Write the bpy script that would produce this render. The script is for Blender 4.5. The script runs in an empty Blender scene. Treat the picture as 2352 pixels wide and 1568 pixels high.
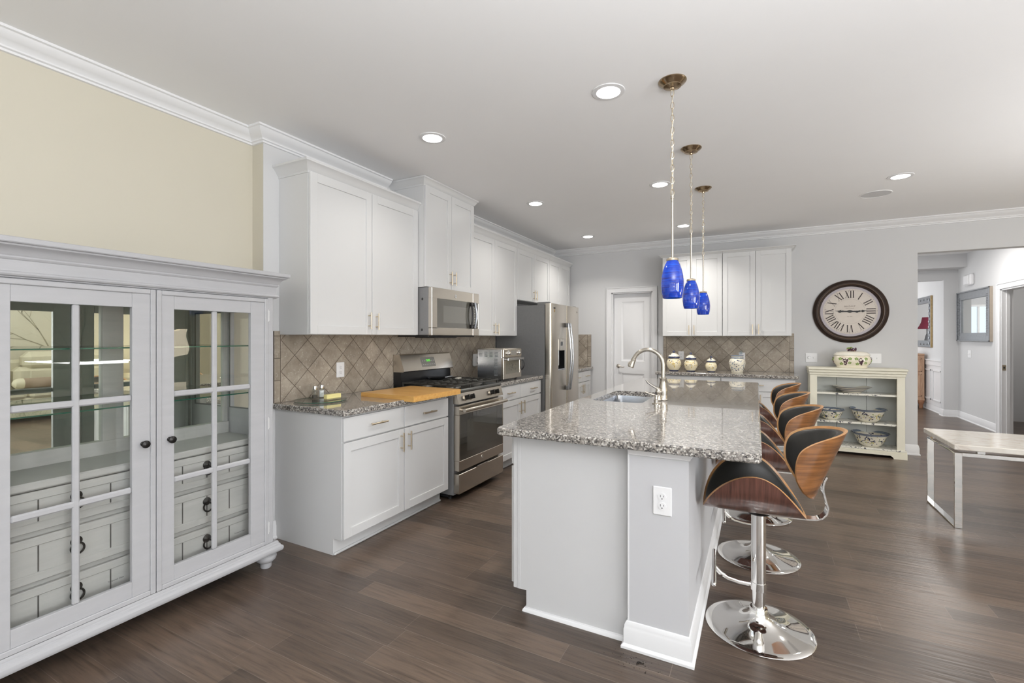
import bpy, bmesh, math, random
from mathutils import Matrix, Vector
R = math.radians
PI = math.pi
random.seed(7)
S = bpy.context.scene
COL = S.collection

# ------------------------------------------------------------------ camera
cam_d = bpy.data.cameras.new('camera')
cam = bpy.data.objects.new('camera', cam_d)
COL.objects.link(cam)
cam.location = (0, 0, 1.36)
cam.rotation_euler = (R(90), 0, R(27.64))
cam_d.sensor_width = 36.0
cam_d.lens = 1073.0 / 2352.0 * 36.0
cam_d.shift_y = -9.0 / 2352.0
cam_d.clip_start = 0.05
S.camera = cam

# ------------------------------------------------------------------ view + world
S.view_settings.view_transform = 'Standard'
S.view_settings.look = 'None'
S.view_settings.gamma = 1.0
S.view_settings.exposure = -0.13
S.view_settings.use_curve_mapping = False
S.cycles.max_bounces = 9
S.cycles.diffuse_bounces = 5
S.cycles.glossy_bounces = 5
S.cycles.transmission_bounces = 6
S.cycles.transparent_max_bounces = 16
S.cycles.caustics_reflective = True
S.cycles.caustics_refractive = False
S.cycles.sample_clamp_indirect = 6.0
S.cycles.use_denoising = True
W = bpy.data.worlds.new('world')
S.world = W
W.use_nodes = True
W.node_tree.nodes['Background'].inputs['Color'].default_value = (0.80, 0.90, 1.0, 1)
W.node_tree.nodes['Background'].inputs['Strength'].default_value = 1.5


def area(name, loc, rot, sx, sy, power, color=(1, 1, 1), spread=180):
    d = bpy.data.lights.new(name, 'AREA')
    d.shape = 'RECTANGLE'
    d.size = sx
    d.size_y = sy
    d.energy = power
    d.color = color
    d.spread = R(spread)
    o = bpy.data.objects.new(name, d)
    o.location = loc
    o.rotation_euler = rot
    COL.objects.link(o)
    return o


# daylight entering through the windows (each stands in its window opening)
REAR_Y = -3.6
for wx, wp in ((-1.9, 50), (0.1, 80), (2.1, 110), (4.1, 110)):
    area('rear_window_daylight', (wx, REAR_Y + 0.03, 1.42), (R(92), 0, PI), 1.5, 2.1, wp, (0.97, 0.985, 1.0))
for wy in (-1.9, 0.3):
    area('side_window_daylight', (5.57, wy, 1.45), (R(92), 0, R(90)), 1.5, 2.0, 130, (0.97, 0.985, 1.0))
# added upward lamps: presumed camera flash bounced off the ceiling, plus a living-side fill
area('ceiling_bounce_flash', (0.8, -0.2, 1.6), (PI, 0, 0), 1.0, 1.0, 178, (0.96, 0.98, 1.0))
area('living_ceiling_fill', (3.3, 3.6, 1.0), (PI, 0, 0), 1.0, 1.0, 66, (0.985, 0.99, 1.0))  # added unseen fill, brightens the ceiling on the living side
area('dining_window_daylight', (0.53, 12.4, 1.5), (R(90), 0, R(-90)), 1.7, 1.8, 44)
area('foyer_window_daylight', (-0.97, 9.0, 1.5), (R(90), 0, R(-90)), 1.4, 1.9, 40)

# ------------------------------------------------------------------ materials
MATS = {}


def nodes_of(m):
    return m.node_tree.nodes, m.node_tree.links


def pmat(name, col, rough=0.5, metal=0.0, coat=0.0, spec=0.5, var=0.03, nscale=14.0, emis=None, estr=0.0,
         trans=0.0, bump=0.0, bscale=200.0, coat_rough=0.03, stretch=(1, 1, 1), aniso=0.0):
    if name in MATS:
        return MATS[name]
    m = bpy.data.materials.new(name)
    m.use_nodes = True
    N, L = nodes_of(m)
    p = N['Principled BSDF']
    tc = N.new('ShaderNodeTexCoord')
    mp = N.new('ShaderNodeMapping')
    mp.inputs['Scale'].default_value = stretch
    L.new(tc.outputs['Object'], mp.inputs['Vector'])
    nz = N.new('ShaderNodeTexNoise')
    nz.inputs['Scale'].default_value = nscale
    nz.inputs['Detail'].default_value = 3
    L.new(mp.outputs[0], nz.inputs['Vector'])
    mx = N.new('ShaderNodeMix')
    mx.data_type = 'RGBA'
    a = [max(0, c * (1 - var)) for c in col[:3]]
    b = [min(1, c * (1 + var)) for c in col[:3]]
    mx.inputs[6].default_value = (*a, 1)
    mx.inputs[7].default_value = (*b, 1)
    L.new(nz.outputs['Fac'], mx.inputs[0])
    L.new(mx.outputs[2], p.inputs['Base Color'])
    p.inputs['Roughness'].default_value = rough
    p.inputs['Metallic'].default_value = metal
    p.inputs['Specular IOR Level'].default_value = spec
    p.inputs['Coat Weight'].default_value = coat
    p.inputs['Coat Roughness'].default_value = coat_rough
    p.inputs['Transmission Weight'].default_value = trans
    if aniso:
        p.inputs['Anisotropic'].default_value = aniso
    if emis:
        p.inputs['Emission Color'].default_value = (*emis, 1)
        p.inputs['Emission Strength'].default_value = estr
    if bump:
        nb = N.new('ShaderNodeTexNoise')
        nb.inputs['Scale'].default_value = bscale
        L.new(mp.outputs[0], nb.inputs['Vector'])
        bp = N.new('ShaderNodeBump')
        bp.inputs['Strength'].default_value = bump
        bp.inputs['Distance'].default_value = 0.002
        L.new(nb.outputs['Fac'], bp.inputs['Height'])
        L.new(bp.outputs['Normal'], p.inputs['Normal'])
    MATS[name] = m
    return m


def ramp(N, stops, interp='LINEAR'):
    r = N.new('ShaderNodeValToRGB')
    cr = r.color_ramp
    cr.interpolation = interp
    while len(cr.elements) < len(stops):
        cr.elements.new(0.5)
    for e, (p, c) in zip(cr.elements, stops):
        e.position = p
        e.color = (*c, 1)
    return r


def glass_mat(name, tint=(0.95, 0.98, 0.96), refl=0.5, rough=0.0):
    m = bpy.data.materials.new(name)
    m.use_nodes = True
    N, L = nodes_of(m)
    N.remove(N['Principled BSDF'])
    out = N['Material Output']
    tr = N.new('ShaderNodeBsdfTransparent')
    tr.inputs['Color'].default_value = (*tint, 1)
    gl = N.new('ShaderNodeBsdfGlossy')
    gl.inputs['Roughness'].default_value = rough
    fr = N.new('ShaderNodeFresnel')
    ge = N.new('ShaderNodeNewGeometry')
    io = N.new('ShaderNodeMapRange')          # same reflectance from either side of the pane
    io.inputs['To Min'].default_value = 1.45
    io.inputs['To Max'].default_value = 1 / 1.45
    L.new(ge.outputs['Backfacing'], io.inputs['Value'])
    L.new(io.outputs[0], fr.inputs['IOR'])
    mu = N.new('ShaderNodeMath')
    mu.operation = 'MULTIPLY'
    mu.inputs[1].default_value = refl
    L.new(fr.outputs[0], mu.inputs[0])
    mx = N.new('ShaderNodeMixShader')
    L.new(mu.outputs[0], mx.inputs[0])
    L.new(tr.outputs[0], mx.inputs[1])
    L.new(gl.outputs[0], mx.inputs[2])
    L.new(mx.outputs[0], out.inputs['Surface'])
    MATS[name] = m
    return m


def granite_mat():
    m = bpy.data.materials.new('granite')
    m.use_nodes = True
    N, L = nodes_of(m)
    p = N['Principled BSDF']
    tc = N.new('ShaderNodeTexCoord')
    v1 = N.new('ShaderNodeTexVoronoi')
    v1.inputs['Scale'].default_value = 140
    L.new(tc.outputs['Object'], v1.inputs['Vector'])
    sep = N.new('ShaderNodeSeparateColor')
    L.new(v1.outputs['Color'], sep.inputs[0])
    r1 = ramp(N, [(0.0, (0.006, 0.006, 0.008)), (0.20, (0.055, 0.052, 0.055)), (0.36, (0.19, 0.175, 0.165)),
                  (0.62, (0.35, 0.325, 0.295)), (0.84, (0.60, 0.58, 0.545))], 'CONSTANT')
    L.new(sep.outputs[0], r1.inputs[0])
    nz = N.new('ShaderNodeTexNoise')
    nz.inputs['Scale'].default_value = 60
    nz.inputs['Detail'].default_value = 5
    nz.inputs['Roughness'].default_value = 0.7
    L.new(tc.outputs['Object'], nz.inputs['Vector'])
    r2 = ramp(N, [(0.0, (0.03, 0.03, 0.035)), (0.40, (0.13, 0.125, 0.125)), (0.50, (0.42, 0.385, 0.34)), (1.0, (0.62, 0.58, 0.52))])
    L.new(nz.outputs['Fac'], r2.inputs[0])
    mx = N.new('ShaderNodeMix')
    mx.data_type = 'RGBA'
    mx.blend_type = 'MIX'
    mx.inputs[0].default_value = 0.26
    L.new(r1.outputs[0], mx.inputs[6])
    L.new(r2.outputs[0], mx.inputs[7])
    L.new(mx.outputs[2], p.inputs['Base Color'])
    p.inputs['Roughness'].default_value = 0.12
    p.inputs['Coat Weight'].default_value = 0.7
    p.inputs['Coat Roughness'].default_value = 0.02
    p.inputs['Specular IOR Level'].default_value = 0.3
    MATS['granite'] = m
    return m


def floor_mat():
    m = bpy.data.materials.new('hardwood_floor')
    m.use_nodes = True
    N, L = nodes_of(m)
    p = N['Principled BSDF']
    tc = N.new('ShaderNodeTexCoord')
    mp0 = N.new('ShaderNodeMapping')
    mp0.inputs['Location'].default_value = (0.31, -0.0335, 0)
    L.new(tc.outputs['Object'], mp0.inputs['Vector'])
    br = N.new('ShaderNodeTexBrick')
    br.offset = 0.37
    br.offset_frequency = 2
    br.squash = 0.72
    br.squash_frequency = 3
    br.inputs['Scale'].default_value = 1.0
    br.inputs['Brick Width'].default_value = 1.15
    br.inputs['Row Height'].default_value = 0.128
    br.inputs['Mortar Size'].default_value = 0.0012
    br.inputs['Mortar Smooth'].default_value = 0.1
    br.inputs['Bias'].default_value = 0.0
    br.inputs['Color1'].default_value = (0.072, 0.052, 0.040, 1)
    br.inputs['Color2'].default_value = (0.138, 0.098, 0.072, 1)
    br.inputs['Mortar'].default_value = (0.17, 0.135, 0.11, 1)
    L.new(mp0.outputs[0], br.inputs['Vector'])
    # grain
    mp = N.new('ShaderNodeMapping')
    mp.inputs['Scale'].default_value = (1.6, 26, 1)
    L.new(tc.outputs['Object'], mp.inputs['Vector'])
    n1 = N.new('ShaderNodeTexNoise')
    n1.inputs['Scale'].default_value = 2.2
    n1.inputs['Detail'].default_value = 8
    n1.inputs['Roughness'].default_value = 0.62
    n1.inputs['Distortion'].default_value = 0.9
    L.new(mp.outputs[0], n1.inputs['Vector'])
    r1 = ramp(N, [(0.28, (0.48, 0.46, 0.45)), (0.5, (1.0, 1.0, 1.0)), (0.72, (1.28, 1.25, 1.22))])
    L.new(n1.outputs['Fac'], r1.inputs[0])
    mu = N.new('ShaderNodeMix')
    mu.data_type = 'RGBA'
    mu.blend_type = 'MULTIPLY'
    mu.inputs[0].default_value = 1.0
    L.new(br.outputs['Color'], mu.inputs[6])
    L.new(r1.outputs[0], mu.inputs[7])
    L.new(mu.outputs[2], p.inputs['Base Color'])
    # hand-scraped undulation
    mp2 = N.new('ShaderNodeMapping')
    mp2.inputs['Scale'].default_value = (0.9, 14, 1)
    L.new(tc.outputs['Object'], mp2.inputs['Vector'])
    n2 = N.new('ShaderNodeTexNoise')
    n2.inputs['Scale'].default_value = 3.0
    n2.inputs['Detail'].default_value = 2
    L.new(mp2.outputs[0], n2.inputs['Vector'])
    ad = N.new('ShaderNodeMath')
    ad.operation = 'MULTIPLY_ADD'
    ad.inputs[1].default_value = 0.25
    L.new(n1.outputs['Fac'], ad.inputs[0])
    L.new(n2.outputs['Fac'], ad.inputs[2])
    b1 = N.new('ShaderNodeBump')
    b1.inputs['Strength'].default_value = 0.55
    b1.inputs['Distance'].default_value = 0.004
    L.new(ad.outputs[0], b1.inputs['Height'])
    b2 = N.new('ShaderNodeBump')
    b2.invert = True
    b2.inputs['Strength'].default_value = 0.6
    b2.inputs['Distance'].default_value = 0.002
    L.new(br.outputs['Fac'], b2.inputs['Height'])
    L.new(b1.outputs[0], b2.inputs['Normal'])
    L.new(b2.outputs[0], p.inputs['Normal'])
    p.inputs['Roughness'].default_value = 0.30
    p.inputs['Specular IOR Level'].default_value = 0.55
    MATS['floor'] = m
    return m


def wood_mat(name, c1, c2, stretch, scale=3.0, rough=0.3, coat=0.4, rings=0.0):
    m = bpy.data.materials.new(name)
    m.use_nodes = True
    N, L = nodes_of(m)
    p = N['Principled BSDF']
    tc = N.new('ShaderNodeTexCoord')
    mp = N.new('ShaderNodeMapping')
    mp.inputs['Scale'].default_value = stretch
    L.new(tc.outputs['Object'], mp.inputs['Vector'])
    n1 = N.new('ShaderNodeTexNoise')
    n1.inputs['Scale'].default_value = scale
    n1.inputs['Detail'].default_value = 6
    n1.inputs['Roughness'].default_value = 0.65
    n1.inputs['Distortion'].default_value = rings
    L.new(mp.outputs[0], n1.inputs['Vector'])
    r1 = ramp(N, [(0.30, c1), (0.48, tuple((a + b) / 2 for a, b in zip(c1, c2))), (0.68, c2)])
    L.new(n1.outputs['Fac'], r1.inputs[0])
    L.new(r1.outputs[0], p.inputs['Base Color'])
    p.inputs['Roughness'].default_value = rough
    p.inputs['Coat Weight'].default_value = coat
    p.inputs['Coat Roughness'].default_value = 0.12
    MATS[name] = m
    return m


def tile_mat(name, M3, origin, a_lo, a_hi, border, top_b=None):
    """stone tiles laid on the diagonal, with a straight border column at chosen ends.
    M3 = which object axes are (along wall, up)."""
    m = bpy.data.materials.new(name)
    m.use_nodes = True
    N, L = nodes_of(m)
    p = N['Principled BSDF']
    tc = N.new('ShaderNodeTexCoord')
    sp = N.new('ShaderNodeSeparateXYZ')
    L.new(tc.outputs['Object'], sp.inputs[0])
    A = sp.outputs[M3[0]]
    B = sp.outputs[M3[1]]

    def mth(op, *v):
        n = N.new('ShaderNodeMath')
        n.operation = op
        for i, x in enumerate(v):
            if isinstance(x, (int, float)):
                n.inputs[i].default_value = x
            else:
                L.new(x, n.inputs[i])
        return n.outputs[0]
    P = 0.2165
    a = mth('DIVIDE', mth('SUBTRACT', A, origin[0]), P)
    b = mth('DIVIDE', mth('SUBTRACT', B, origin[1]), P)
    u = mth('ADD', a, b)
    v = mth('SUBTRACT', a, b)
    # border cells
    inb = None
    for (lo, hi) in border:
        t = mth('MULTIPLY', mth('GREATER_THAN', A, lo), mth('LESS_THAN', A, hi))
        inb = t if inb is None else mth('MAXIMUM', inb, t)
    bv = mth('DIVIDE', mth('SUBTRACT', B, 0.914), 0.1524)
    if inb is None:
        U, V = u, v
    else:
        inv = mth('SUBTRACT', 1.0, inb)
        U = mth('ADD', mth('MULTIPLY', u, inv), mth('MULTIPLY', 57.5, inb))
        V = mth('ADD', mth('MULTIPLY', v, inv), mth('MULTIPLY', bv, inb))
    # distance to nearest integer line
    g = None
    for c in (U, V):
        f = mth('ABSOLUTE', mth('SUBTRACT', c, mth('ROUND', c)))
        g = f if g is None else mth('MINIMUM', g, f)
    for (lo, hi) in border:
        for e in (lo, hi):
            f = mth('DIVIDE', mth('ABSOLUTE', mth('SUBTRACT', A, e)), P * 0.75)
            g = mth('MINIMUM', g, f)
    grout = mth('LESS_THAN', g, 0.0115)
    cell = N.new('ShaderNodeCombineXYZ')
    L.new(mth('FLOOR', U), cell.inputs[0])
    L.new(mth('FLOOR', V), cell.inputs[1])
    wn = N.new('ShaderNodeTexWhiteNoise')
    L.new(cell.outputs[0], wn.inputs['Vector'])
    n1 = N.new('ShaderNodeTexNoise')
    n1.inputs['Scale'].default_value = 9
    n1.inputs['Detail'].default_value = 6
    n1.inputs['Roughness'].default_value = 0.7
    L.new(tc.outputs['Object'], n1.inputs['Vector'])
    r1 = ramp(N, [(0.3, (0.215, 0.176, 0.134)), (0.55, (0.32, 0.27, 0.21)), (0.75, (0.41, 0.355, 0.29))])
    L.new(n1.outputs['Fac'], r1.inputs[0])
    n2 = N.new('ShaderNodeTexNoise')
    n2.inputs['Scale'].default_value = 42
    n2.inputs['Detail'].default_value = 4
    n2.inputs['Distortion'].default_value = 1.6
    L.new(tc.outputs['Object'], n2.inputs['Vector'])
    r2 = ramp(N, [(0.60, (0, 0, 0)), (0.68, (1, 1, 1))])
    L.new(n2.outputs['Fac'], r2.inputs[0])
    mxv = N.new('ShaderNodeMix')
    mxv.data_type = 'RGBA'
    L.new(mth('MULTIPLY', r2.outputs[0], 0.5), mxv.inputs[0])
    L.new(r1.outputs[0], mxv.inputs[6])
    mxv.inputs[7].default_value = (0.56, 0.51, 0.44, 1)
    br = mth('ADD', 0.96, mth('MULTIPLY', wn.outputs['Value'], 0.28))
    hs = N.new('ShaderNodeHueSaturation')
    hs.inputs['Saturation'].default_value = 0.9
    L.new(br, hs.inputs['Value'])
    L.new(mxv.outputs[2], hs.inputs['Color'])
    mg = N.new('ShaderNodeMix')
    mg.data_type = 'RGBA'
    L.new(grout, mg.inputs[0])
    L.new(hs.outputs[0], mg.inputs[6])
    mg.inputs[7].default_value = (0.095, 0.07, 0.05, 1)
    L.new(mg.outputs[2], p.inputs['Base Color'])
    bp = N.new('ShaderNodeBump')
    bp.inputs['Strength'].default_value = 0.5
    bp.inputs['Distance'].default_value = 0.003
    sm = N.new('ShaderNodeMapRange')
    sm.inputs['From Min'].default_value = 0.008
    sm.inputs['From Max'].default_value = 0.03
    L.new(g, sm.inputs['Value'])
    L.new(sm.outputs[0], bp.inputs['Height'])
    L.new(bp.outputs[0], p.inputs['Normal'])
    p.inputs['Roughness'].default_value = 0.42
    MATS[name] = m
    return m


def blue_glass_mat():
    m = bpy.data.materials.new('cobalt_glass')
    m.use_nodes = True
    N, L = nodes_of(m)
    p = N['Principled BSDF']
    tc = N.new('ShaderNodeTexCoord')
    mp = N.new('ShaderNodeMapping')
    mp.inputs['Rotation'].default_value = (R(14), R(-8), 0)
    mp.inputs['Scale'].default_value = (7, 7, 90)
    L.new(tc.outputs['Object'], mp.inputs['Vector'])
    n1 = N.new('ShaderNodeTexNoise')
    n1.inputs['Scale'].default_value = 1.3
    n1.inputs['Detail'].default_value = 5
    n1.inputs['Roughness'].default_value = 0.7
    L.new(mp.outputs[0], n1.inputs['Vector'])
    r1 = ramp(N, [(0.32, (0.0, 0.012, 0.20)), (0.50, (0.0, 0.040, 0.46)), (0.64, (0.0, 0.085, 0.62)), (0.80, (0.01, 0.18, 0.80))])
    L.new(n1.outputs['Fac'], r1.inputs[0])
    L.new(r1.outputs[0], p.inputs['Base Color'])
    p.inputs['Roughness'].default_value = 0.08
    p.inputs['Coat Weight'].default_value = 0.7
    p.inputs['Coat Roughness'].default_value = 0.03
    p.inputs['Subsurface Weight'].default_value = 0.0
    MATS['cobalt'] = m
    return m


def pottery_mat(name, base, dots, scale, thr=(0.22, 0.27), seed=0.0):
    """cream glaze with scattered hand-painted flecks"""
    m = bpy.data.materials.new(name)
    m.use_nodes = True
    N, L = nodes_of(m)
    p = N['Principled BSDF']
    tc = N.new('ShaderNodeTexCoord')
    last = None
    for i, (col, sc, t) in enumerate(dots):
        mp = N.new('ShaderNodeMapping')
        mp.inputs['Location'].default_value = (seed + i * 3.1, i * 1.7, i * 0.9)
        L.new(tc.outputs['Object'], mp.inputs['Vector'])
        v = N.new('ShaderNodeTexNoise')
        v.inputs['Scale'].default_value = sc
        v.inputs['Detail'].default_value = 2.0
        v.inputs['Distortion'].default_value = 0.7
        L.new(mp.outputs[0], v.inputs['Vector'])
        r = ramp(N, [(t, (0, 0, 0)), (t + 0.015, (1, 1, 1))])
        L.new(v.outputs['Fac'], r.inputs[0])
        mx = N.new('ShaderNodeMix')
        mx.data_type = 'RGBA'
        L.new(r.outputs[0], mx.inputs[0])
        if last is None:
            mx.inputs[6].default_value = (*base, 1)
        else:
            L.new(last, mx.inputs[6])
        mx.inputs[7].default_value = (*col, 1)
        last = mx.outputs[2]
    L.new(last, p.inputs['Base Color'])
    p.inputs['Roughness'].default_value = 0.22
    p.inputs['Coat Weight'].default_value = 0.5
    MATS[name] = m
    return m


def marble_mat():
    m = bpy.data.materials.new('white_marble')
    m.use_nodes = True
    N, L = nodes_of(m)
    p = N['Principled BSDF']
    tc = N.new('ShaderNodeTexCoord')
    mp = N.new('ShaderNodeMapping')
    mp.inputs['Scale'].default_value = (2.2, 7, 2)
    mp.inputs['Rotation'].default_value = (0, 0, R(18))
    L.new(tc.outputs['Object'], mp.inputs['Vector'])
    n = N.new('ShaderNodeTexNoise')
    n.inputs['Scale'].default_value = 2.0
    n.inputs['Detail'].default_value = 9
    n.inputs['Distortion'].default_value = 1.4
    L.new(mp.outputs[0], n.inputs['Vector'])
    r = ramp(N, [(0.30, (0.68, 0.65, 0.60)), (0.47, (0.64, 0.60, 0.54)), (0.50, (0.55, 0.49, 0.43)), (0.53, (0.65, 0.61, 0.55)), (0.8, (0.69, 0.66, 0.62))])
    L.new(n.outputs['Fac'], r.inputs[0])
    L.new(r.outputs[0], p.inputs['Base Color'])
    p.inputs['Roughness'].default_value = 0.1
    MATS['marble'] = m
    return m


wall_gray = pmat('gray_wall_paint', (0.60, 0.60, 0.605), 0.85, var=0.012, nscale=3)
wall_yel = pmat('pale_yellow_wall_paint', (0.575, 0.54, 0.45), 0.85, var=0.012, nscale=3)
ceil_m = pmat('ceiling_paint', (0.86, 0.86, 0.865), 0.9, var=0.012, nscale=3)
trim_m = pmat('white_trim_paint', (0.74, 0.74, 0.75), 0.4, var=0.01)
cab_m = pmat('white_cabinet_paint', (0.63, 0.63, 0.63), 0.30, var=0.012, nscale=5)
cabin_m = pmat('cabinet_interior_gray', (0.5, 0.5, 0.5), 0.6)  # even mid gray
island_m = pmat('island_white_paint', (0.575, 0.575, 0.58), 0.5, var=0.012)
knee_m = pmat('island_gray_wall_paint', (0.515, 0.515, 0.53), 0.6, var=0.012)
china_m = pmat('distressed_white_paint', (0.43, 0.43, 0.445), 0.45, var=0.07, nscale=6, stretch=(1, 1, 6), bump=0.12, bscale=60)
chinaint_m = pmat('distressed_cream_paint', (0.47, 0.465, 0.45), 0.5, var=0.09, nscale=5, stretch=(2, 2, 14), bump=0.2, bscale=60)
groove_m = pmat('dark_groove', (0.10, 0.095, 0.09), 0.8)
nickel_m = pmat('champagne_nickel', (0.62, 0.53, 0.40), 0.30, metal=1.0, var=0.02)
steel_m = pmat('brushed_stainless', (0.60, 0.555, 0.49), 0.27, metal=1.0, var=0.05, nscale=6, stretch=(1, 1, 60), aniso=0.3)
steelh_m = pmat('brushed_stainless_horizontal', (0.60, 0.555, 0.49), 0.26, metal=1.0, var=0.05, nscale=6, stretch=(60, 1, 60), aniso=0.3)
steelc_m = pmat('cool_stainless', (0.55, 0.57, 0.61), 0.22, metal=1.0, var=0.05, nscale=5)
bnickel_m = pmat('brushed_nickel', (0.56, 0.52, 0.46), 0.24, metal=1.0, var=0.03)
bronze_m = pmat('antique_bronze_metal', (0.38, 0.29, 0.19), 0.22, metal=1.0, var=0.05)
chrome_m = pmat('polished_chrome', (0.82, 0.81, 0.79), 0.05, metal=1.0, var=0.01)
mirror_m = pmat('mirror_silver', (0.86, 0.88, 0.87), 0.01, metal=1.0, var=0.0)
mirrorg_m = pmat('green_tinted_mirror', (0.84, 0.88, 0.80), 0.01, metal=1.0, var=0.0)
darkgray_m = pmat('charcoal_appliance_side', (0.15, 0.15, 0.15), 0.45, var=0.12, nscale=60)
midgray_m = pmat('gray_appliance_side', (0.21, 0.21, 0.215), 0.45, var=0.06, nscale=60)
black_m = pmat('black_enamel', (0.012, 0.012, 0.013), 0.18)
blackp_m = pmat('black_plastic', (0.02, 0.02, 0.022), 0.4)
iron_m = pmat('cast_iron', (0.055, 0.053, 0.048), 0.32, var=0.2, nscale=80, metal=0.4)
ovenglass_m = pmat('dark_oven_glass', (0.03, 0.028, 0.022), 0.04, coat=1.0, spec=0.9)
microglass_m = pmat('smoked_microwave_glass', (0.095, 0.09, 0.075), 0.06, coat=0.7)
panel_m = pmat('gray_control_panel', (0.22, 0.21, 0.19), 0.25)
greenled_m = pmat('green_led_digits', (0.05, 0.4, 0.02), 0.4, emis=(0.12, 0.9, 0.05), estr=1.5)
white_m = pmat('white_plastic', (0.80, 0.80, 0.81), 0.3, var=0.01)
slot_m = pmat('dark_slot', (0.03, 0.03, 0.03), 0.6)
iron_black = pmat('oil_rubbed_black_metal', (0.03, 0.028, 0.027), 0.3, metal=0.7, var=0.2, nscale=30)
leather_m = pmat('black_leather', (0.022, 0.021, 0.019), 0.36, var=0.15, nscale=120, bump=0.12, bscale=260, spec=0.55)
walnut_m = wood_mat('walnut_veneer_upright_grain', (0.042, 0.016, 0.013), (0.165, 0.068, 0.048), (34, 3, 1.2), 2.2, 0.28, 0.5)
walnutb_m = wood_mat('walnut_veneer_level_grain_lit', (0.060, 0.021, 0.007), (0.30, 0.125, 0.040), (1.5, 2.0, 40), 2.0, 0.28, 0.5)  # backrest walnut, window light painted in as a brighter orange
plyedge_m = wood_mat('light_plywood_edge', (0.42, 0.20, 0.07), (0.62, 0.34, 0.14), (3, 3, 3), 4, 0.35, 0.3)
maple_m = wood_mat('maple_butcher_block', (0.56, 0.27, 0.065), (0.72, 0.42, 0.13), (2.5, 22, 30), 1.6, 0.35, 0.3)
pine_m = wood_mat('pickled_pine', (0.42, 0.24, 0.15), (0.62, 0.42, 0.29), (6, 6, 1.2), 3, 0.55, 0.0)
pinecarve_m = pmat('carved_pine_brown', (0.34, 0.16, 0.085), 0.6, var=0.2)  # darker brown pine for the carving and legs
cream_m = pmat('cream_painted_wood', (0.74, 0.71, 0.59), 0.45, var=0.03)
greyback_m = pmat('pale_gray_back_boards', (0.60, 0.62, 0.60), 0.6, var=0.03)
ceramic_m = pmat('cream_ceramic', (0.78, 0.72, 0.58), 0.2, coat=0.5)
ceramicw_m = pmat('ivory_ceramic', (0.80, 0.76, 0.66), 0.2, coat=0.5)
navy_m = pmat('navy_glaze', (0.03, 0.04, 0.10), 0.25, var=0.25, nscale=60, coat=0.5)
blueg_m = pmat('slate_blue_glaze', (0.20, 0.25, 0.33), 0.25, var=0.3, nscale=70, coat=0.5)
yelg_m = pmat('mustard_glaze', (0.62, 0.44, 0.09), 0.25, var=0.1, coat=0.4)
grape_m = pmat('purple_grape_glaze', (0.085, 0.03, 0.055), 0.22, var=0.3, nscale=90, coat=0.5)
leaf_m = pmat('green_leaf_glaze', (0.20, 0.30, 0.05), 0.3, var=0.4, nscale=60, coat=0.3)
pink_m = pmat('faded_pink_glaze', (0.62, 0.38, 0.34), 0.3)
clockrim_m = pmat('antiqued_dark_brown_rim', (0.028, 0.014, 0.008), 0.5, var=0.7, nscale=26, spec=0.3)
clockgold_m = pmat('rubbed_bronze_edge', (0.10, 0.06, 0.035), 0.35, var=0.3, nscale=30)
clockface_m = pmat('aged_paper_dial', (0.66, 0.60, 0.54), 0.6, var=0.10, nscale=9)
clockedge_m = pmat('mauve_dial_edge', (0.47, 0.43, 0.46), 0.6, var=0.12, nscale=14)
ink_m = pmat('faded_dark_ink', (0.055, 0.042, 0.040), 0.7, var=0.3, nscale=60)
inkl_m = pmat('pale_brown_ink', (0.28, 0.22, 0.19), 0.7)
silverframe_m = pmat('antique_silver_leaf', (0.22, 0.23, 0.245), 0.4, metal=0.5, var=0.2, nscale=30)
goldframe_m = pmat('gilded_wood', (0.42, 0.30, 0.14), 0.4, metal=0.3, var=0.4, nscale=30)
woodraw_m = pmat('raw_wood_edge', (0.40, 0.34, 0.28), 0.6, var=0.1)
glow_m = pmat('recessed_lamp_lens', (0.9, 0.9, 0.9), 0.5, emis=(1.0, 0.97, 0.92), estr=14.0)
speaker_m = pmat('ceiling_speaker_mesh', (0.62, 0.62, 0.63), 0.9)
leatherw_m = pmat('ivory_leather', (0.58, 0.54, 0.42), 0.45, var=0.06, nscale=12)
taupe_m = pmat('taupe_fabric', (0.27, 0.20, 0.15), 0.8)
shade_m = pmat('glowing_paper_shade', (0.85, 0.80, 0.68), 0.7, emis=(1.0, 0.86, 0.64), estr=7.0)
redshade_m = pmat('burgundy_lampshade', (0.22, 0.02, 0.05), 0.7)
butter_m = pmat('butter', (0.85, 0.74, 0.32), 0.45)
salt_m = pmat('white_salt', (0.85, 0.85, 0.85), 0.8)
pepper_m = pmat('ground_pepper', (0.10, 0.085, 0.07), 0.9, var=0.5, nscale=400)
crumb_m = pmat('dark_crumbs', (0.02, 0.015, 0.012), 0.9)
bark_m = pmat('gray_branch_decal', (0.26, 0.24, 0.17), 0.8)
outside_m = pmat('window_frame_white', (0.82, 0.82, 0.82), 0.4)
toile_m = pottery_mat('toile_shelf_paper', (0.76, 0.74, 0.66), [((0.10, 0.10, 0.11), 38, 0.60)], 30)
trimtile_m = pmat('beige_stone_edge', (0.33, 0.27, 0.20), 0.5, var=0.15, nscale=20)

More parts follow.
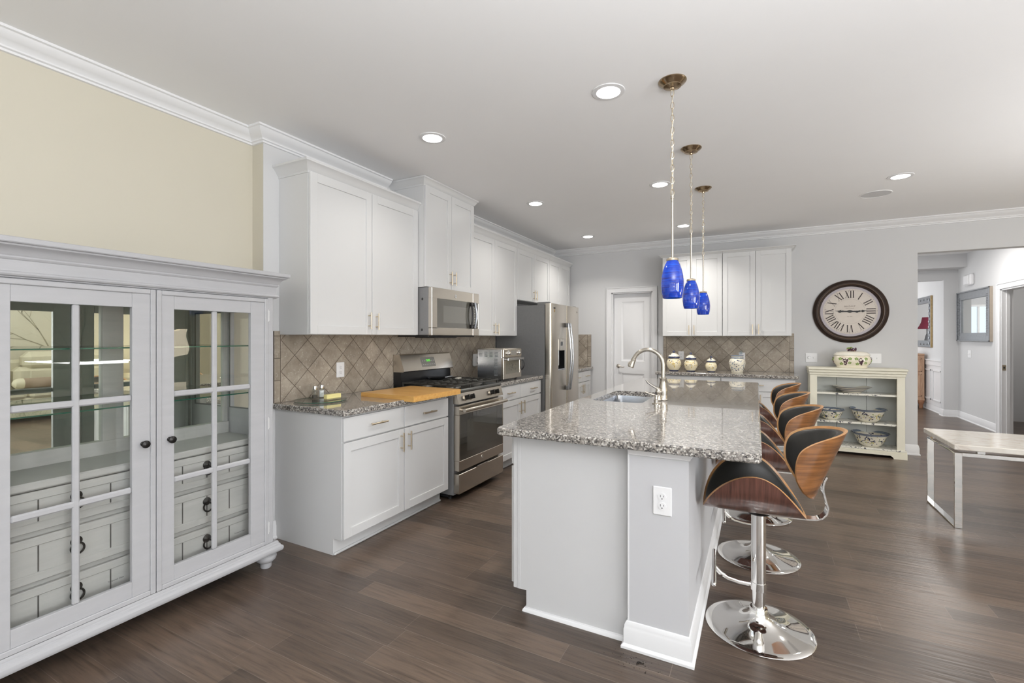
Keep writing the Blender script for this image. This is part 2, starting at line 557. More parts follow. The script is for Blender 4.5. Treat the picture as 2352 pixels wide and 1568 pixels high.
pane_m = glass_mat('cabinet_pane_glass', (0.985, 0.99, 0.985), 1.0)
clear_m = glass_mat('clear_tabletop_glass', (0.975, 0.985, 0.98), 1.0)
shelfg_m = glass_mat('green_shelf_glass', (0.90, 0.96, 0.92), 1.0)
greenedge_m = pmat('green_glass_edge', (0.015, 0.10, 0.065), 0.1, coat=0.5)
granite_m = granite_mat()
floor_m = floor_mat()
cobalt_m = blue_glass_mat()
marble_m = marble_mat()
jar_m = pottery_mat('painted_flower_jar_glaze', (0.78, 0.70, 0.50), [((0.60, 0.42, 0.08), 17, 0.66), ((0.05, 0.05, 0.10), 24, 0.66)], 20)
leafjar_m = pottery_mat('painted_leaf_jar_glaze', (0.80, 0.75, 0.62), [((0.06, 0.08, 0.16), 30, 0.62)], 20, seed=5)
bowl_m = pottery_mat('painted_flower_bowl_glaze', (0.78, 0.74, 0.62), [((0.50, 0.42, 0.12), 20, 0.66), ((0.03, 0.035, 0.07), 26, 0.615)], 20, seed=2)

# ------------------------------------------------------------------ mesh helpers
LW = Matrix(((0, 0, 1, 0), (1, 0, 0, 0), (0, 1, 0, 0), (0, 0, 0, 1)))      # (a,b,c) -> y=a z=b x=c
BW = Matrix(((1, 0, 0, 0), (0, 0, -1, 0), (0, 1, 0, 0), (0, 0, 0, 1)))     # (a,b,c) -> x=a z=b y=-c


class MB:
    def __init__(s, M=None):
        s.v = []
        s.f = []
        s.fm = []
        s.fs = []
        s.M = M
        s.m = 0

    def add(s, vs, fs, smooth=False):
        o = len(s.v)
        for p in vs:
            p = Vector(p)
            if s.M is not None:
                p = s.M @ p
            s.v.append(p)
        for f in fs:
            s.f.append([i + o for i in f])
            s.fm.append(s.m)
            s.fs.append(smooth)
        return s

    def box(s, x0, x1, y0, y1, z0, z1, b=0.0):
        if x0 > x1: x0, x1 = x1, x0
        if y0 > y1: y0, y1 = y1, y0
        if z0 > z1: z0, z1 = z1, z0
        b = min(b, (x1 - x0) / 2.01, (y1 - y0) / 2.01, (z1 - z0) / 2.01)
        X = (x0, x1); Y = (y0, y1); Z = (z0, z1)
        if b <= 0:
            vs = [(X[i], Y[j], Z[k]) for i in (0, 1) for j in (0, 1) for k in (0, 1)]
            fs = [(0, 1, 3, 2), (4, 6, 7, 5), (0, 4, 5, 1), (2, 3, 7, 6), (0, 2, 6, 4), (1, 5, 7, 3)]
            return s.add(vs, fs)
        vs = []
        idx = {}
        for i in (0, 1):
            for j in (0, 1):
                for k in (0, 1):
                    sx, sy, sz = (1 - 2 * i), (1 - 2 * j), (1 - 2 * k)
                    for ax in range(3):
                        p = [X[i] + sx * b, Y[j] + sy * b, Z[k] + sz * b]
                        p[ax] = (X[i], Y[j], Z[k])[ax]
                        idx[(i, j, k, ax)] = len(vs)
                        vs.append(p)
        fs = []
        for i in (0, 1):
            fs.append([idx[(i, j, k, 0)] for j, k in ((0, 0), (0, 1), (1, 1), (1, 0))])
            fs.append([idx[(j, i, k, 1)] for j, k in ((0, 0), (0, 1), (1, 1), (1, 0))])
            fs.append([idx[(j, k, i, 2)] for j, k in ((0, 0), (0, 1), (1, 1), (1, 0))])
        for j in (0, 1):
            for k in (0, 1):
                fs.append([idx[(0, j, k, 1)], idx[(1, j, k, 1)], idx[(1, j, k, 2)], idx[(0, j, k, 2)]])
                fs.append([idx[(j, 0, k, 0)], idx[(j, 1, k, 0)], idx[(j, 1, k, 2)], idx[(j, 0, k, 2)]])
                fs.append([idx[(j, k, 0, 0)], idx[(j, k, 1, 0)], idx[(j, k, 1, 1)], idx[(j, k, 0, 1)]])
        for i in (0, 1):
            for j in (0, 1):
                for k in (0, 1):
                    fs.append([idx[(i, j, k, 0)], idx[(i, j, k, 1)], idx[(i, j, k, 2)]])
        return s.add(vs, fs)

    def cyl(s, p0, p1, r0, r1=None, n=24, cap=True, smooth=True):
        r1 = r0 if r1 is None else r1
        p0 = Vector(p0); p1 = Vector(p1)
        d = (p1 - p0).normalized()
        a = d.orthogonal().normalized()
        b = d.cross(a)
        vs = []
        for p, r in ((p0, r0), (p1, r1)):
            for i in range(n):
                t = 2 * PI * i / n
                vs.append(p + a * (r * math.cos(t)) + b * (r * math.sin(t)))
        fs = [(i, (i + 1) % n, n + (i + 1) % n, n + i) for i in range(n)]
        s.add(vs, fs, smooth)
        if cap:
            s.add(vs[:n], [tuple(range(n))[::-1]])
            s.add(vs[n:], [tuple(range(n))])
        return s

    def lathe(s, prof, c=(0, 0, 0), n=40, axis='z', sx=1.0, sy=1.0, smooth=True, wav=None, cap=True):
        vs = []
        k = len(prof)
        for i in range(n):
            t = 2 * PI * i / n
            for (r, z) in prof:
                rr = r * (wav(t, r, z) if wav else 1.0)
                x = rr * math.cos(t) * sx
                y = rr * math.sin(t) * sy
                if axis == 'z': q = (c[0] + x, c[1] + y, c[2] + z)
                elif axis == 'x': q = (c[0] + z, c[1] + x, c[2] + y)
                else: q = (c[0] + x, c[1] + z, c[2] + y)
                vs.append(q)
        fs = []
        for i in range(n):
            j = (i + 1) % n
            for a in range(k - 1):
                fs.append((i * k + a, j * k + a, j * k + a + 1, i * k + a + 1))
        s.add(vs, fs, smooth)
        ring = prof[0][0] > 1e-5 and prof[-1][0] > 1e-5
        if prof[0][0] > 1e-5 and not ring and cap:
            s.add([vs[i * k] for i in range(n)], [tuple(range(n))])
        if prof[-1][0] > 1e-5 and not ring and cap:
            s.add([vs[i * k + k - 1] for i in range(n)], [tuple(range(n))])
        return s

    def tube(s, pts, r, n=8, closed=False, smooth=True, flat=None):
        pts = [Vector(p) for p in pts]
        k = len(pts)
        rs = r if isinstance(r, (list, tuple)) else [r] * k
        vs = []
        prev = None
        for i, p in enumerate(pts):
            if closed:
                d = (pts[(i + 1) % k] - pts[i - 1])
            else:
                d = pts[min(i + 1, k - 1)] - pts[max(i - 1, 0)]
            d.normalize()
            if prev is None:
                a = d.orthogonal().normalized()
            else:
                a = (prev - d * prev.dot(d))
                a = a.normalized() if a.length > 1e-6 else d.orthogonal().normalized()
            prev = a
            b = d.cross(a)
            for j in range(n):
                t = 2 * PI * j / n
                vs.append(p + a * (rs[i] * math.cos(t)) + b * (rs[i] * math.sin(t)))
        fs = []
        for i in range(k if closed else k - 1):
            i2 = (i + 1) % k
            for j in range(n):
                fs.append((i * n + j, i * n + (j + 1) % n, i2 * n + (j + 1) % n, i2 * n + j))
        s.add(vs, fs, smooth)
        if not closed:
            s.add(vs[:n], [tuple(range(n))])
            s.add(vs[-n:], [tuple(range(n))])
        return s

    def prism(s, poly, axis, a0, a1, smooth=False):
        n = len(poly)
        vs = []
        for a in (a0, a1):
            for (p, q) in poly:
                vs.append({'x': (a, p, q), 'y': (p, a, q), 'z': (p, q, a)}[axis])
        fs = [tuple(range(n))[::-1], tuple(range(n, 2 * n))]
        s.add(vs, fs)
        s.add(vs, [(i, (i + 1) % n, n + (i + 1) % n, n + i) for i in range(n)], smooth)
        return s

    def sweep(s, path, prof, closed=False):
        P = [Vector((p[0], p[1])) for p in path]
        k = len(P)
        vs = []
        for i in range(k):
            ds = []
            if i > 0 or closed: ds.append((P[i] - P[i - 1]).normalized())
            if i < k - 1 or closed: ds.append((P[(i + 1) % k] - P[i]).normalized())
            ns = [Vector((d.y, -d.x)) for d in ds]
            if len(ns) == 2:
                nn = ns[0] + ns[1]
                nn = nn / max(1e-6, (1 + ns[0].dot(ns[1])))
            else:
                nn = ns[0]
            for (d, z) in prof:
                q = P[i] + nn * d
                vs.append((q.x, q.y, z))
        n = len(prof)
        fs = []
        for i in range(k if closed else k - 1):
            i2 = (i + 1) % k
            for j in range(n):
                fs.append((i * n + j, i * n + (j + 1) % n, i2 * n + (j + 1) % n, i2 * n + j))
        if not closed:
            fs.append(tuple(range(n)))
            fs.append(tuple(range((k - 1) * n, k * n)))
        return s.add(vs, fs)

    def ico(s, c, r, sub=1, sc=(1, 1, 1)):
        bm = bmesh.new()
        bmesh.ops.create_icosphere(bm, subdivisions=sub, radius=1.0)
        bm.verts.ensure_lookup_table()
        vs = [(c[0] + v.co.x * r * sc[0], c[1] + v.co.y * r * sc[1], c[2] + v.co.z * r * sc[2]) for v in bm.verts]
        fs = [[v.index for v in f.verts] for f in bm.faces]
        bm.free()
        return s.add(vs, fs, True)

    def build(s, name, mats, parent=None, org=None, kind=None, ang=35, local=False):
        if not isinstance(mats, (list, tuple)):
            mats = [mats]
        root = parent
        while root is not None and root.parent is not None:
            root = root.parent
        off = Vector((0, 0, 0))
        if local:
            pass
        elif root is not None:
            off = Vector(ROOTLOC[root.name])
        elif org is not None:
            off = Vector(org)
        me = bpy.data.meshes.new(name)
        me.from_pydata([tuple(v - off) for v in s.v], [], s.f)
        for m in mats:
            me.materials.append(m)
        bm = bmesh.new()
        bm.from_mesh(me)
        for f, mi, sm in zip(bm.faces, s.fm, s.fs):
            f.material_index = mi
            f.smooth = True
        bmesh.ops.recalc_face_normals(bm, faces=bm.faces)
        bm.to_mesh(me)
        bm.free()
        me.set_sharp_from_angle(angle=R(ang))
        o = bpy.data.objects.new(name, me)
        COL.objects.link(o)
        if parent is not None:
            o.parent = parent
        else:
            if org is not None and not local:
                o.location = org
            ROOTLOC[o.name] = tuple(off) if not local else (0, 0, 0)
        if kind:
            o['kind'] = kind
        return o


ROOTLOC = {}


def tag(o, label, cat, group=None):
    o['label'] = label
    o['category'] = cat
    if group:
        o['group'] = group
    return o


def thing(name, label, cat, loc, group=None, rz=0.0):
    o = bpy.data.objects.new(name, None)
    o.empty_display_size = 0.1
    o.location = loc
    o.rotation_euler = (0, 0, rz)
    COL.objects.link(o)
    ROOTLOC[o.name] = tuple(loc)
    return tag(o, label, cat, group)


def dup(root, loc, label, group=None, rz=None):
    kids = [c for c in COL.objects if c.parent == root]
    sub = {c.name: [g for g in COL.objects if g.parent == c] for c in kids}
    r = root.copy()
    COL.objects.link(r)
    r.location = loc
    if rz is not None:
        r.rotation_euler = (0, 0, rz)
    r['label'] = label
    if group:
        r['group'] = group
    for c in kids:
        d = c.copy()
        COL.objects.link(d)
        d.parent = r
        for g in sub[c.name]:
            e = g.copy()
            COL.objects.link(e)
            e.parent = d
    return r


def struct(name, mb, mat, org=None):
    return mb.build(name, mat, org=org, kind='structure')


def text_mb(mb, txt, size, M, depth=0.0008, align='CENTER'):
    cu = bpy.data.curves.new('lettering', 'FONT')
    cu.body = txt
    cu.size = size
    cu.align_x = align
    cu.align_y = 'CENTER'
    cu.extrude = depth
    cu.resolution_u = 3
    ob = bpy.data.objects.new('lettering', cu)
    COL.objects.link(ob)
    dg = bpy.context.evaluated_depsgraph_get()
    me = bpy.data.meshes.new_from_object(ob.evaluated_get(dg))
    vs = [M @ v.co for v in me.vertices]
    fs = [list(p.vertices) for p in me.polygons]
    old = mb.M
    mb.M = None
    mb.add(vs, fs)
    mb.M = old
    bpy.data.objects.remove(ob)
    bpy.data.curves.remove(cu)
    bpy.data.meshes.remove(me)


def arc(c, r, a0, a1, n, plane='xz'):
    out = []
    for i in range(n + 1):
        t = R(a0 + (a1 - a0) * i / n)
        p, q = r * math.cos(t), r * math.sin(t)
        if plane == 'xz': out.append((c[0] + p, c[1], c[2] + q))
        elif plane == 'yz': out.append((c[0], c[1] + p, c[2] + q))
        else: out.append((c[0] + p, c[1] + q, c[2]))
    return out


# ================================================================== room shell
YB = 6.963           # back wall of the kitchen
XK = -2.90           # kitchen left wall
XY = -3.015          # living-side yellow wall
YJ = 1.981
CZ = 2.74
XR = 5.60            # far right living wall
XH = 3.05            # hall right wall

struct('floor', MB().box(-3.2, 6.0, -3.8, 14.3, -0.05, 0.0), floor_m)
struct('ceiling', MB().box(-3.2, 6.0, -3.8, 14.3, CZ, CZ + 0.08), ceil_m)
mb = MB()
mb.box(XY - 0.14, XY, -3.8, YJ, 0, CZ)
mb.box(XY - 0.14, XK - 0.003, YJ, YJ + 0.02, 0, CZ)
struct('wall_left', mb, wall_yel)
struct('wall_kitchen', MB().box(XK - 0.14, XK, YJ + 0.0005, YB + 0.14, 0, CZ), wall_gray)
# back wall with the pantry door opening and the hall opening
DX0, DX1, DZ = -1.945, -1.340, 2.035
mb = MB()
mb.box(XK, DX0, YB, YB + 0.13, 0, CZ)
mb.box(DX0, DX1, YB, YB + 0.13, DZ, CZ)
mb.box(DX1, 1.65, YB, YB + 0.13, 0, CZ)
mb.box(1.65, XH + 0.1, YB, YB + 0.13, 2.34, CZ)
struct('wall_back', mb, wall_gray)
mb = MB()
mb.box(XH + 0.1, XR + 0.14, YB, YB + 0.13, 0, CZ)
struct('wall_living_back', mb, wall_yel)
# right wall of the living room with two windows
mb = MB()
wy = [(-2.65, -1.15), (-0.45, 1.05)]
ys = [-3.8] + [v for w in wy for v in w] + [YB]
for i in range(0, len(ys), 2):
    mb.box(XR, XR + 0.14, ys[i], ys[i + 1], 0, CZ)
for a, b in wy:
    mb.box(XR, XR + 0.14, a, b, 0, 0.45)
    mb.box(XR, XR + 0.14, a, b, 2.45, CZ)
struct('wall_right', mb, wall_yel)
# rear wall with four tall windows
mb = MB()
wxs = [(c - 0.75, c + 0.75) for c in (-1.9, 0.1, 2.1, 4.1)]
xs = [-3.2] + [v for w in wxs for v in w] + [XR + 0.14]
for i in range(0, len(xs), 2):
    mb.box(xs[i], xs[i + 1], REAR_Y - 0.14, REAR_Y, 0, CZ)
for a, b in wxs:
    mb.box(a, b, REAR_Y - 0.14, REAR_Y, 0, 0.37)
    mb.box(a, b, REAR_Y - 0.14, REAR_Y, 2.47, CZ)
struct('wall_rear', mb, wall_yel)
n = 0
for a, b in wxs:
    n += 1
    mb = MB()
    mb.box(a, a + 0.05, REAR_Y - 0.1, REAR_Y - 0.02, 0.37, 2.47)
    mb.box(b - 0.05, b, REAR_Y - 0.1, REAR_Y - 0.02, 0.37, 2.47)
    mb.box(a + 0.05, b - 0.05, REAR_Y - 0.1, REAR_Y - 0.02, 0.37, 0.43)
    mb.box(a + 0.05, b - 0.05, REAR_Y - 0.1, REAR_Y - 0.02, 2.41, 2.47)
    mb.box(a + 0.05, b - 0.05, REAR_Y - 0.09, REAR_Y - 0.03, 1.40, 1.44)
    w = struct('window_%d' % n, mb, outside_m)
    MB().box(a, b, REAR_Y - 0.07, REAR_Y - 0.064, 0.37, 2.47).build('window_pane', pane_m, w)
for a, b in wy:
    n += 1
    mb = MB()
    mb.box(XR + 0.03, XR + 0.1, a, a + 0.05, 0.45, 2.45)
    mb.box(XR + 0.03, XR + 0.1, b - 0.05, b, 0.45, 2.45)
    mb.box(XR + 0.03, XR + 0.1, a + 0.05, b - 0.05, 0.45, 0.5)
    mb.box(XR + 0.03, XR + 0.1, a + 0.05, b - 0.05, 2.4, 2.45)
    mb.box(XR + 0.04, XR + 0.09, a + 0.05, b - 0.05, 1.43, 1.47)
    w = struct('window_%d' % n, mb, outside_m)
    MB().box(XR + 0.06, XR + 0.066, a, b, 0.45, 2.45).build('window_pane', pane_m, w)

# pantry closet behind the door, hall, dining room
mb = MB()
mb.box(XK - 0.14, 1.53, 8.2, 8.3, 0, CZ)
mb.box(1.53, 1.65, YB + 0.13, 8.3, 0, CZ)
mb.box(XK - 0.14, XK, YB + 0.14, 8.2, 0, CZ)
struct('wall_pantry', mb, wall_gray)
HY0, HY1, HDZ = 8.15, 9.03, 2.04       # doorway in hall right wall
mb = MB()
mb.box(XH, XH + 0.12, YB + 0.13, HY0, 0, CZ)
mb.box(XH, XH + 0.12, HY0, HY1, HDZ, CZ)
mb.box(XH, XH + 0.12, HY1, 10.6, 0, CZ)
struct('wall_hall_right', mb, wall_gray)
mb = MB()
mb.box(4.3, 4.4, YB + 0.13, 10.6, 0, CZ)
mb.box(XH + 0.12, 4.3, 10.5, 10.6, 0, CZ)
struct('wall_side_room', mb, wall_gray)
mb = MB()
mb.box(2.86, XH + 0.12, 10.6, 10.74, 0, CZ)
mb.box(0.5, 2.86, 10.6, 10.74, 2.35, CZ)
mb.box(-1.0, 0.5, 10.6, 10.74, 0, CZ)
struct('wall_hall_far', mb, wall_gray)
struct('trim_hall_beam', MB().box(-1.0, XH, 10.22, 10.6, 2.52, CZ), wall_gray)
struct('wall_dining_right', MB().box(2.90, 3.04, 10.74, 14.1, 0, CZ), wall_gray)
mb = MB()
mb.box(0.5, 1.35, 14.0, 14.1, 0, CZ)
mb.box(2.05, 2.90, 14.0, 14.1, 0, CZ)
mb.box(1.35, 2.05, 14.0, 14.1, 2.1, CZ)
mb.box(1.35, 2.05, 14.0, 14.1, 0, 0.5)
struct('wall_dining_far', mb, wall_gray)
mb = MB()
mb.box(0.4, 0.5, 10.74, 11.5, 0, CZ)
mb.box(0.4, 0.5, 13.3, 14.1, 0, CZ)
mb.box(0.4, 0.5, 11.5, 13.3, 2.45, CZ)
mb.box(0.4, 0.5, 11.5, 13.3, 0, 0.55)
struct('wall_dining_left', mb, wall_gray)
mb = MB()
mb.box(-1.1, -1.0, 8.3, 10.7, 0, 0.5)
mb.box(-1.1, -1.0, 8.3, 10.7, 2.5, CZ)
mb.box(-1.1, -1.0, 8.3, 8.31, 0.5, 2.5)
mb.box(-1.1, -1.0, 9.75, 10.7, 0.5, 2.5)
struct('wall_foyer_left', mb, wall_gray)
for (x0, x1, y0, y1, z0, z1, ax) in ((1.35, 2.05, 14.02, 14.08, 0.5, 2.1, 'y'), (0.42, 0.48, 11.5, 13.3, 0.55, 2.45, 'x'), (-1.08, -1.02, 8.31, 9.75, 0.5, 2.5, 'x')):
    n += 1
    mb = MB()
    t = 0.05
    if ax == 'y':
        mb.box(x0, x0 + t, y0, y1, z0, z1).box(x1 - t, x1, y0, y1, z0, z1).box(x0 + t, x1 - t, y0, y1, z0, z0 + t).box(x0 + t, x1 - t, y0, y1, z1 - t, z1)
        mb.box((x0 + x1) / 2 - 0.015, (x0 + x1) / 2 + 0.015, y0, y1, z0 + t, z1 - t)
        g = MB().box(x0, x1, (y0 + y1) / 2, (y0 + y1) / 2 + 0.005, z0, z1)
    else:
        mb.box(x0, x1, y0, y0 + t, z0, z1).box(x0, x1, y1 - t, y1, z0, z1).box(x0, x1, y0 + t, y1 - t, z0, z0 + t).box(x0, x1, y0 + t, y1 - t, z1 - t, z1)
        mb.box(x0, x1, (y0 + y1) / 2 - 0.02, (y0 + y1) / 2 + 0.02, z0 + t, z1 - t)
        g = MB().box((x0 + x1) / 2, (x0 + x1) / 2 + 0.005, y0, y1, z0, z1)
    w = struct('window_%d' % n, mb, outside_m)
    g.build('window_pane', pane_m, w)
area('hall_ceiling_light', (2.2, 8.6, CZ - 0.03), (0, 0, 0), 0.5, 0.5, 34, (1.0, 0.97, 0.93))
area('dining_ceiling_light', (1.8, 12.4, CZ - 0.03), (0, 0, 0), 0.6, 0.6, 9, (1.0, 0.97, 0.93))

area('side_room_fill_light', (3.75, 9.2, CZ - 0.03), (0, 0, 0), 0.4, 0.4, 14, (1.0, 0.97, 0.93))  # added lamp, lifts the dim side room behind the hall doorway
# crown moulding along the ceiling
CP = [(0, CZ), (0.088, CZ), (0.088, CZ - 0.012), (0.078, CZ - 0.016), (0.070, CZ - 0.030), (0.050, CZ - 0.048), (0.030, CZ - 0.058),
      (0.024, CZ - 0.066), (0.024, CZ - 0.074), (0.014, CZ - 0.078), (0.012, CZ - 0.088), (0, CZ - 0.090)]
struct('trim_crown_left', MB().sweep([(XY, REAR_Y), (XY, YJ), (XK, YJ), (XK, 3.13)], CP), trim_m)
struct('trim_crown_back', MB().sweep([(XK, 4.04), (XK, YB), (XR, YB)], CP), trim_m)
struct('trim_crown_right', MB().sweep([(XR, YB - 0.1), (XR, REAR_Y), (XY + 0.1, REAR_Y)], CP), trim_m)
# baseboards
BP = [(0, 0), (0.022, 0), (0.022, 0.012), (0.014, 0.020), (0.014, 0.085), (0.010, 0.095), (0.010, 0.105), (0.004, 0.118), (0, 0.12)]
struct('baseboard_left', MB().sweep([(XY, REAR_Y), (XY, YJ), (XK, YJ), (XK, 2.08)], BP), trim_m)
struct('baseboard_back', MB().sweep([(0.43, YB), (1.65, YB), (1.65, YB + 0.12)][::1], BP), trim_m)
struct('baseboard_hall', MB().sweep([(2.90, 14.0), (2.90, 10.74)][::1] + [(2.86, 10.74), (2.86, 10.6), (XH, 10.6), (XH, HY1 + 0.09)], BP), trim_m)
struct('baseboard_side_room', MB().sweep([(4.3, 10.5), (4.3, YB + 0.13)], BP), trim_m)
# dining wainscot: chair rail and picture-frame boxes
mb = MB()
mb.box(2.885, 2.90, 10.75, 14.0, 0.12, 0.845)
mb.box(2.862, 2.90, 10.75, 14.0, 0.93, 0.955, 0.004)
mb.box(2.872, 2.90, 10.75, 14.0, 0.845, 0.93, 0.004)
for y0 in (10.80, 11.35, 11.95, 12.55):
    y1 = y0 + (0.45 if y0 < 11 else 0.5)
    for a, b, c, d in ((y0, y1, 0.74, 0.77), (y0, y1, 0.20, 0.23), (y0, y0 + 0.03, 0.20, 0.77), (y1 - 0.03, y1, 0.20, 0.77)):
        mb.box(2.872, 2.886, a, b, c, d, 0.004)
struct('trim_wainscot', mb, trim_m)

# ------------------------------------------------------------------ pantry door
mb = MB()
t = 0.075
for x0, x1, z0, z1 in ((DX0 - t, DX0, 0, DZ), (DX1, DX1 + t * 0.9, 0, DZ), (DX0 - t, DX1 + t * 0.9, DZ, DZ + t)):
    mb.box(x0, x1, YB - 0.016, YB + 0.002, z0, z1, 0.002)
mb.box(DX0 - t, DX0 - t + 0.014, YB - 0.024, YB, 0, DZ + t - 0.014, 0.003)
mb.box(DX0 - t, DX1 + t * 0.9, YB - 0.024, YB, DZ + t - 0.014, DZ + t, 0.003)
mb.box(DX1 + t * 0.9 - 0.014, DX1 + t * 0.9, YB - 0.024, YB, 0, DZ + t - 0.014, 0.003)
mb.box(DX0, DX0 + 0.016, YB, YB + 0.13, 0, DZ)
mb.box(DX1 - 0.016, DX1, YB, YB + 0.13, 0, DZ)
mb.box(DX0, DX1, YB, YB + 0.13, DZ - 0.016, DZ)
door = struct('door_1', mb, trim_m, org=((DX0 + DX1) / 2, YB, 0))


def panel_door(x0, x1, z0, z1, yf, th, panels):
    """slab facing -y with moulded raised panels"""
    mb = MB()
    xs = sorted({x0, x1} | {p for q in panels for p in q[:2]})
    mb.box(x0, x1, yf + 0.012, yf + th, z0, z1)
    # face built from strips around panels
    px0, px1 = panels[0][0], panels[0][1]
    mb.box(x0, px0, yf, yf + 0.014, z0, z1)
    mb.box(px1, x1, yf, yf + 0.014, z0, z1)
    zs = [z0] + [v for q in panels for v in q[2:]] + [z1]
    for i in range(0, len(zs), 2):
        mb.box(px0, px1, yf, yf + 0.014, zs[i], zs[i + 1])
    for (a, b, c, d) in panels:
        i1, i2 = 0.022, 0.05
        ring = lambda e, y: [(a + e, y, c + e), (b - e, y, c + e), (b - e, y, d - e), (a + e, y, d - e)]
        r0, r1, r2, r3 = ring(0, yf), ring(i1, yf + 0.011), ring(i1 + 0.008, yf + 0.011), ring(i2, yf + 0.002)
        vs = r0 + r1 + r2 + r3
        fs = []
        for k in range(3):
            for j in range(4):
                fs.append((k * 4 + j, k * 4 + (j + 1) % 4, k * 4 + 4 + (j + 1) % 4, k * 4 + 4 + j))
        fs.append((12, 13, 14, 15))
        mb.add(vs, fs)
    return mb


o = panel_door(DX0 + 0.018, DX1 - 0.018, 0.012, DZ - 0.018, YB + 0.07, 0.035,
               [(DX0 + 0.13, DX1 - 0.13, 0.22, 0.82), (DX0 + 0.13, DX1 - 0.13, 1.005, 1.90)]).build('door_slab', trim_m, door)
mb = MB()
hx = DX0 + 0.085
mb.lathe([(0.0, -0.012), (0.016, -0.012), (0.030, -0.004), (0.030, 0.0)], (hx, YB + 0.07, 0.93), 24, axis='y')
mb.cyl((hx, YB + 0.07, 0.93), (hx, YB + 0.02, 0.93), 0.010)
mb.tube([(hx, YB + 0.022, 0.93), (hx + 0.03, YB + 0.02, 0.927), (hx + 0.06, YB + 0.022, 0.917), (hx + 0.085, YB + 0.024, 0.914), (hx + 0.103, YB + 0.024, 0.922)],
        [0.010, 0.009, 0.0075, 0.007, 0.006])
mb.build('door_handle', bnickel_m, o)

# hall doorway casing + strike plate
mb = MB()
for y0, y1, z0, z1 in ((HY0 - 0.08, HY0, 0, HDZ), (HY1, HY1 + 0.08, 0, HDZ), (HY0 - 0.08, HY1 + 0.08, HDZ, HDZ + 0.085)):
    mb.box(XH - 0.018, XH, y0, y1, z0, z1, 0.004)
mb.box(XH - 0.028, XH, HY1 + 0.062, HY1 + 0.08, 0, HDZ + 0.067, 0.003)
mb.box(XH - 0.028, XH, HY0 - 0.08, HY1 + 0.08, HDZ + 0.067, HDZ + 0.085, 0.003)
mb.box(XH, XH + 0.12, HY1 - 0.018, HY1, 0, HDZ)
mb.box(XH, XH + 0.12, HY0, HY0 + 0.018, 0, HDZ)
mb.box(XH, XH + 0.12, HY0, HY1, HDZ - 0.018, HDZ)
mb.box(XH + 0.05, XH + 0.085, HY1 - 0.03, HY1 - 0.018, 0, HDZ)
d2 = struct('door_2', mb, trim_m, org=(XH, HY1, 0))
mb = MB()
mb.box(XH + 0.008, XH + 0.045, HY1 - 0.021, HY1 - 0.018, 0.90, 0.975)
mb.m = 1
mb.box(XH + 0.018, XH + 0.034, HY1 - 0.0225, HY1 - 0.021, 0.925, 0.95)
mb.build('strike_plate', [nickel_m, slot_m], d2)

# ================================================================== backsplashes
tL = tile_mat('diagonal_stone_tile_left', (1, 2), (2.319, 1.344), 2.1, 5.07, [(2.052, 2.100)])
struct('wall_backsplash_left', MB().box(XK, XK + 0.010, 2.052, 5.07, 0.915, 1.405), tL)
tB = tile_mat('diagonal_stone_tile_back', (0, 2), (-0.983, 1.344), -1.1, 0.37, [(-1.187, -1.145), (0.375, 0.424)])
struct('wall_backsplash_back', MB().box(-1.187, 0.424, YB - 0.010, YB, 0.915, 1.412), tB)
tC = tile_mat('diagonal_stone_tile_corner', (0, 2), (-2.45, 1.30), -2.9, -2.3, [(-2.322, -2.264)])
struct('wall_backsplash_corner', MB().box(-2.89, -2.264, YB - 0.010, YB, 0.915, 1.408), tC)


# ================================================================== cabinets
def shaker(mb, a0, a1, b0, b1, c, fw=0.057, th=0.02):
    bv = 0.0015
    mb.box(a0, a0 + fw, b0, b1, c - th, c, bv)
    mb.box(a1 - fw, a1, b0, b1, c - th, c, bv)
    mb.box(a0 + fw, a1 - fw, b0, b0 + fw, c - th, c, bv)
    mb.box(a0 + fw, a1 - fw, b1 - fw, b1, c - th, c, bv)
    mb.box(a0 + fw - 0.002, a1 - fw + 0.002, b0 + fw - 0.002, b1 - fw + 0.002, c - th, c - 0.009)
    return mb


def handle(parent, M, a, b, c, ln, vert, lab=None):
    mb = MB(M)
    h = ln / 2
    r = 0.0058
    so = 0.030
    pts = [(a, b - h, c + so), (a, b + h, c + so)] if vert else [(a - h, b, c + so), (a + h, b, c + so)]
    mb.cyl(pts[0], pts[1], r, n=12)
    for sgn in (-1, 1):
        k = sgn * h * 0.62
        q = (a, b + k) if vert else (a + k, b)
        mb.cyl((q[0], q[1], c), (q[0], q[1], c + so), 0.0042, n=10)
    return mb.build('handle', nickel_m, parent)


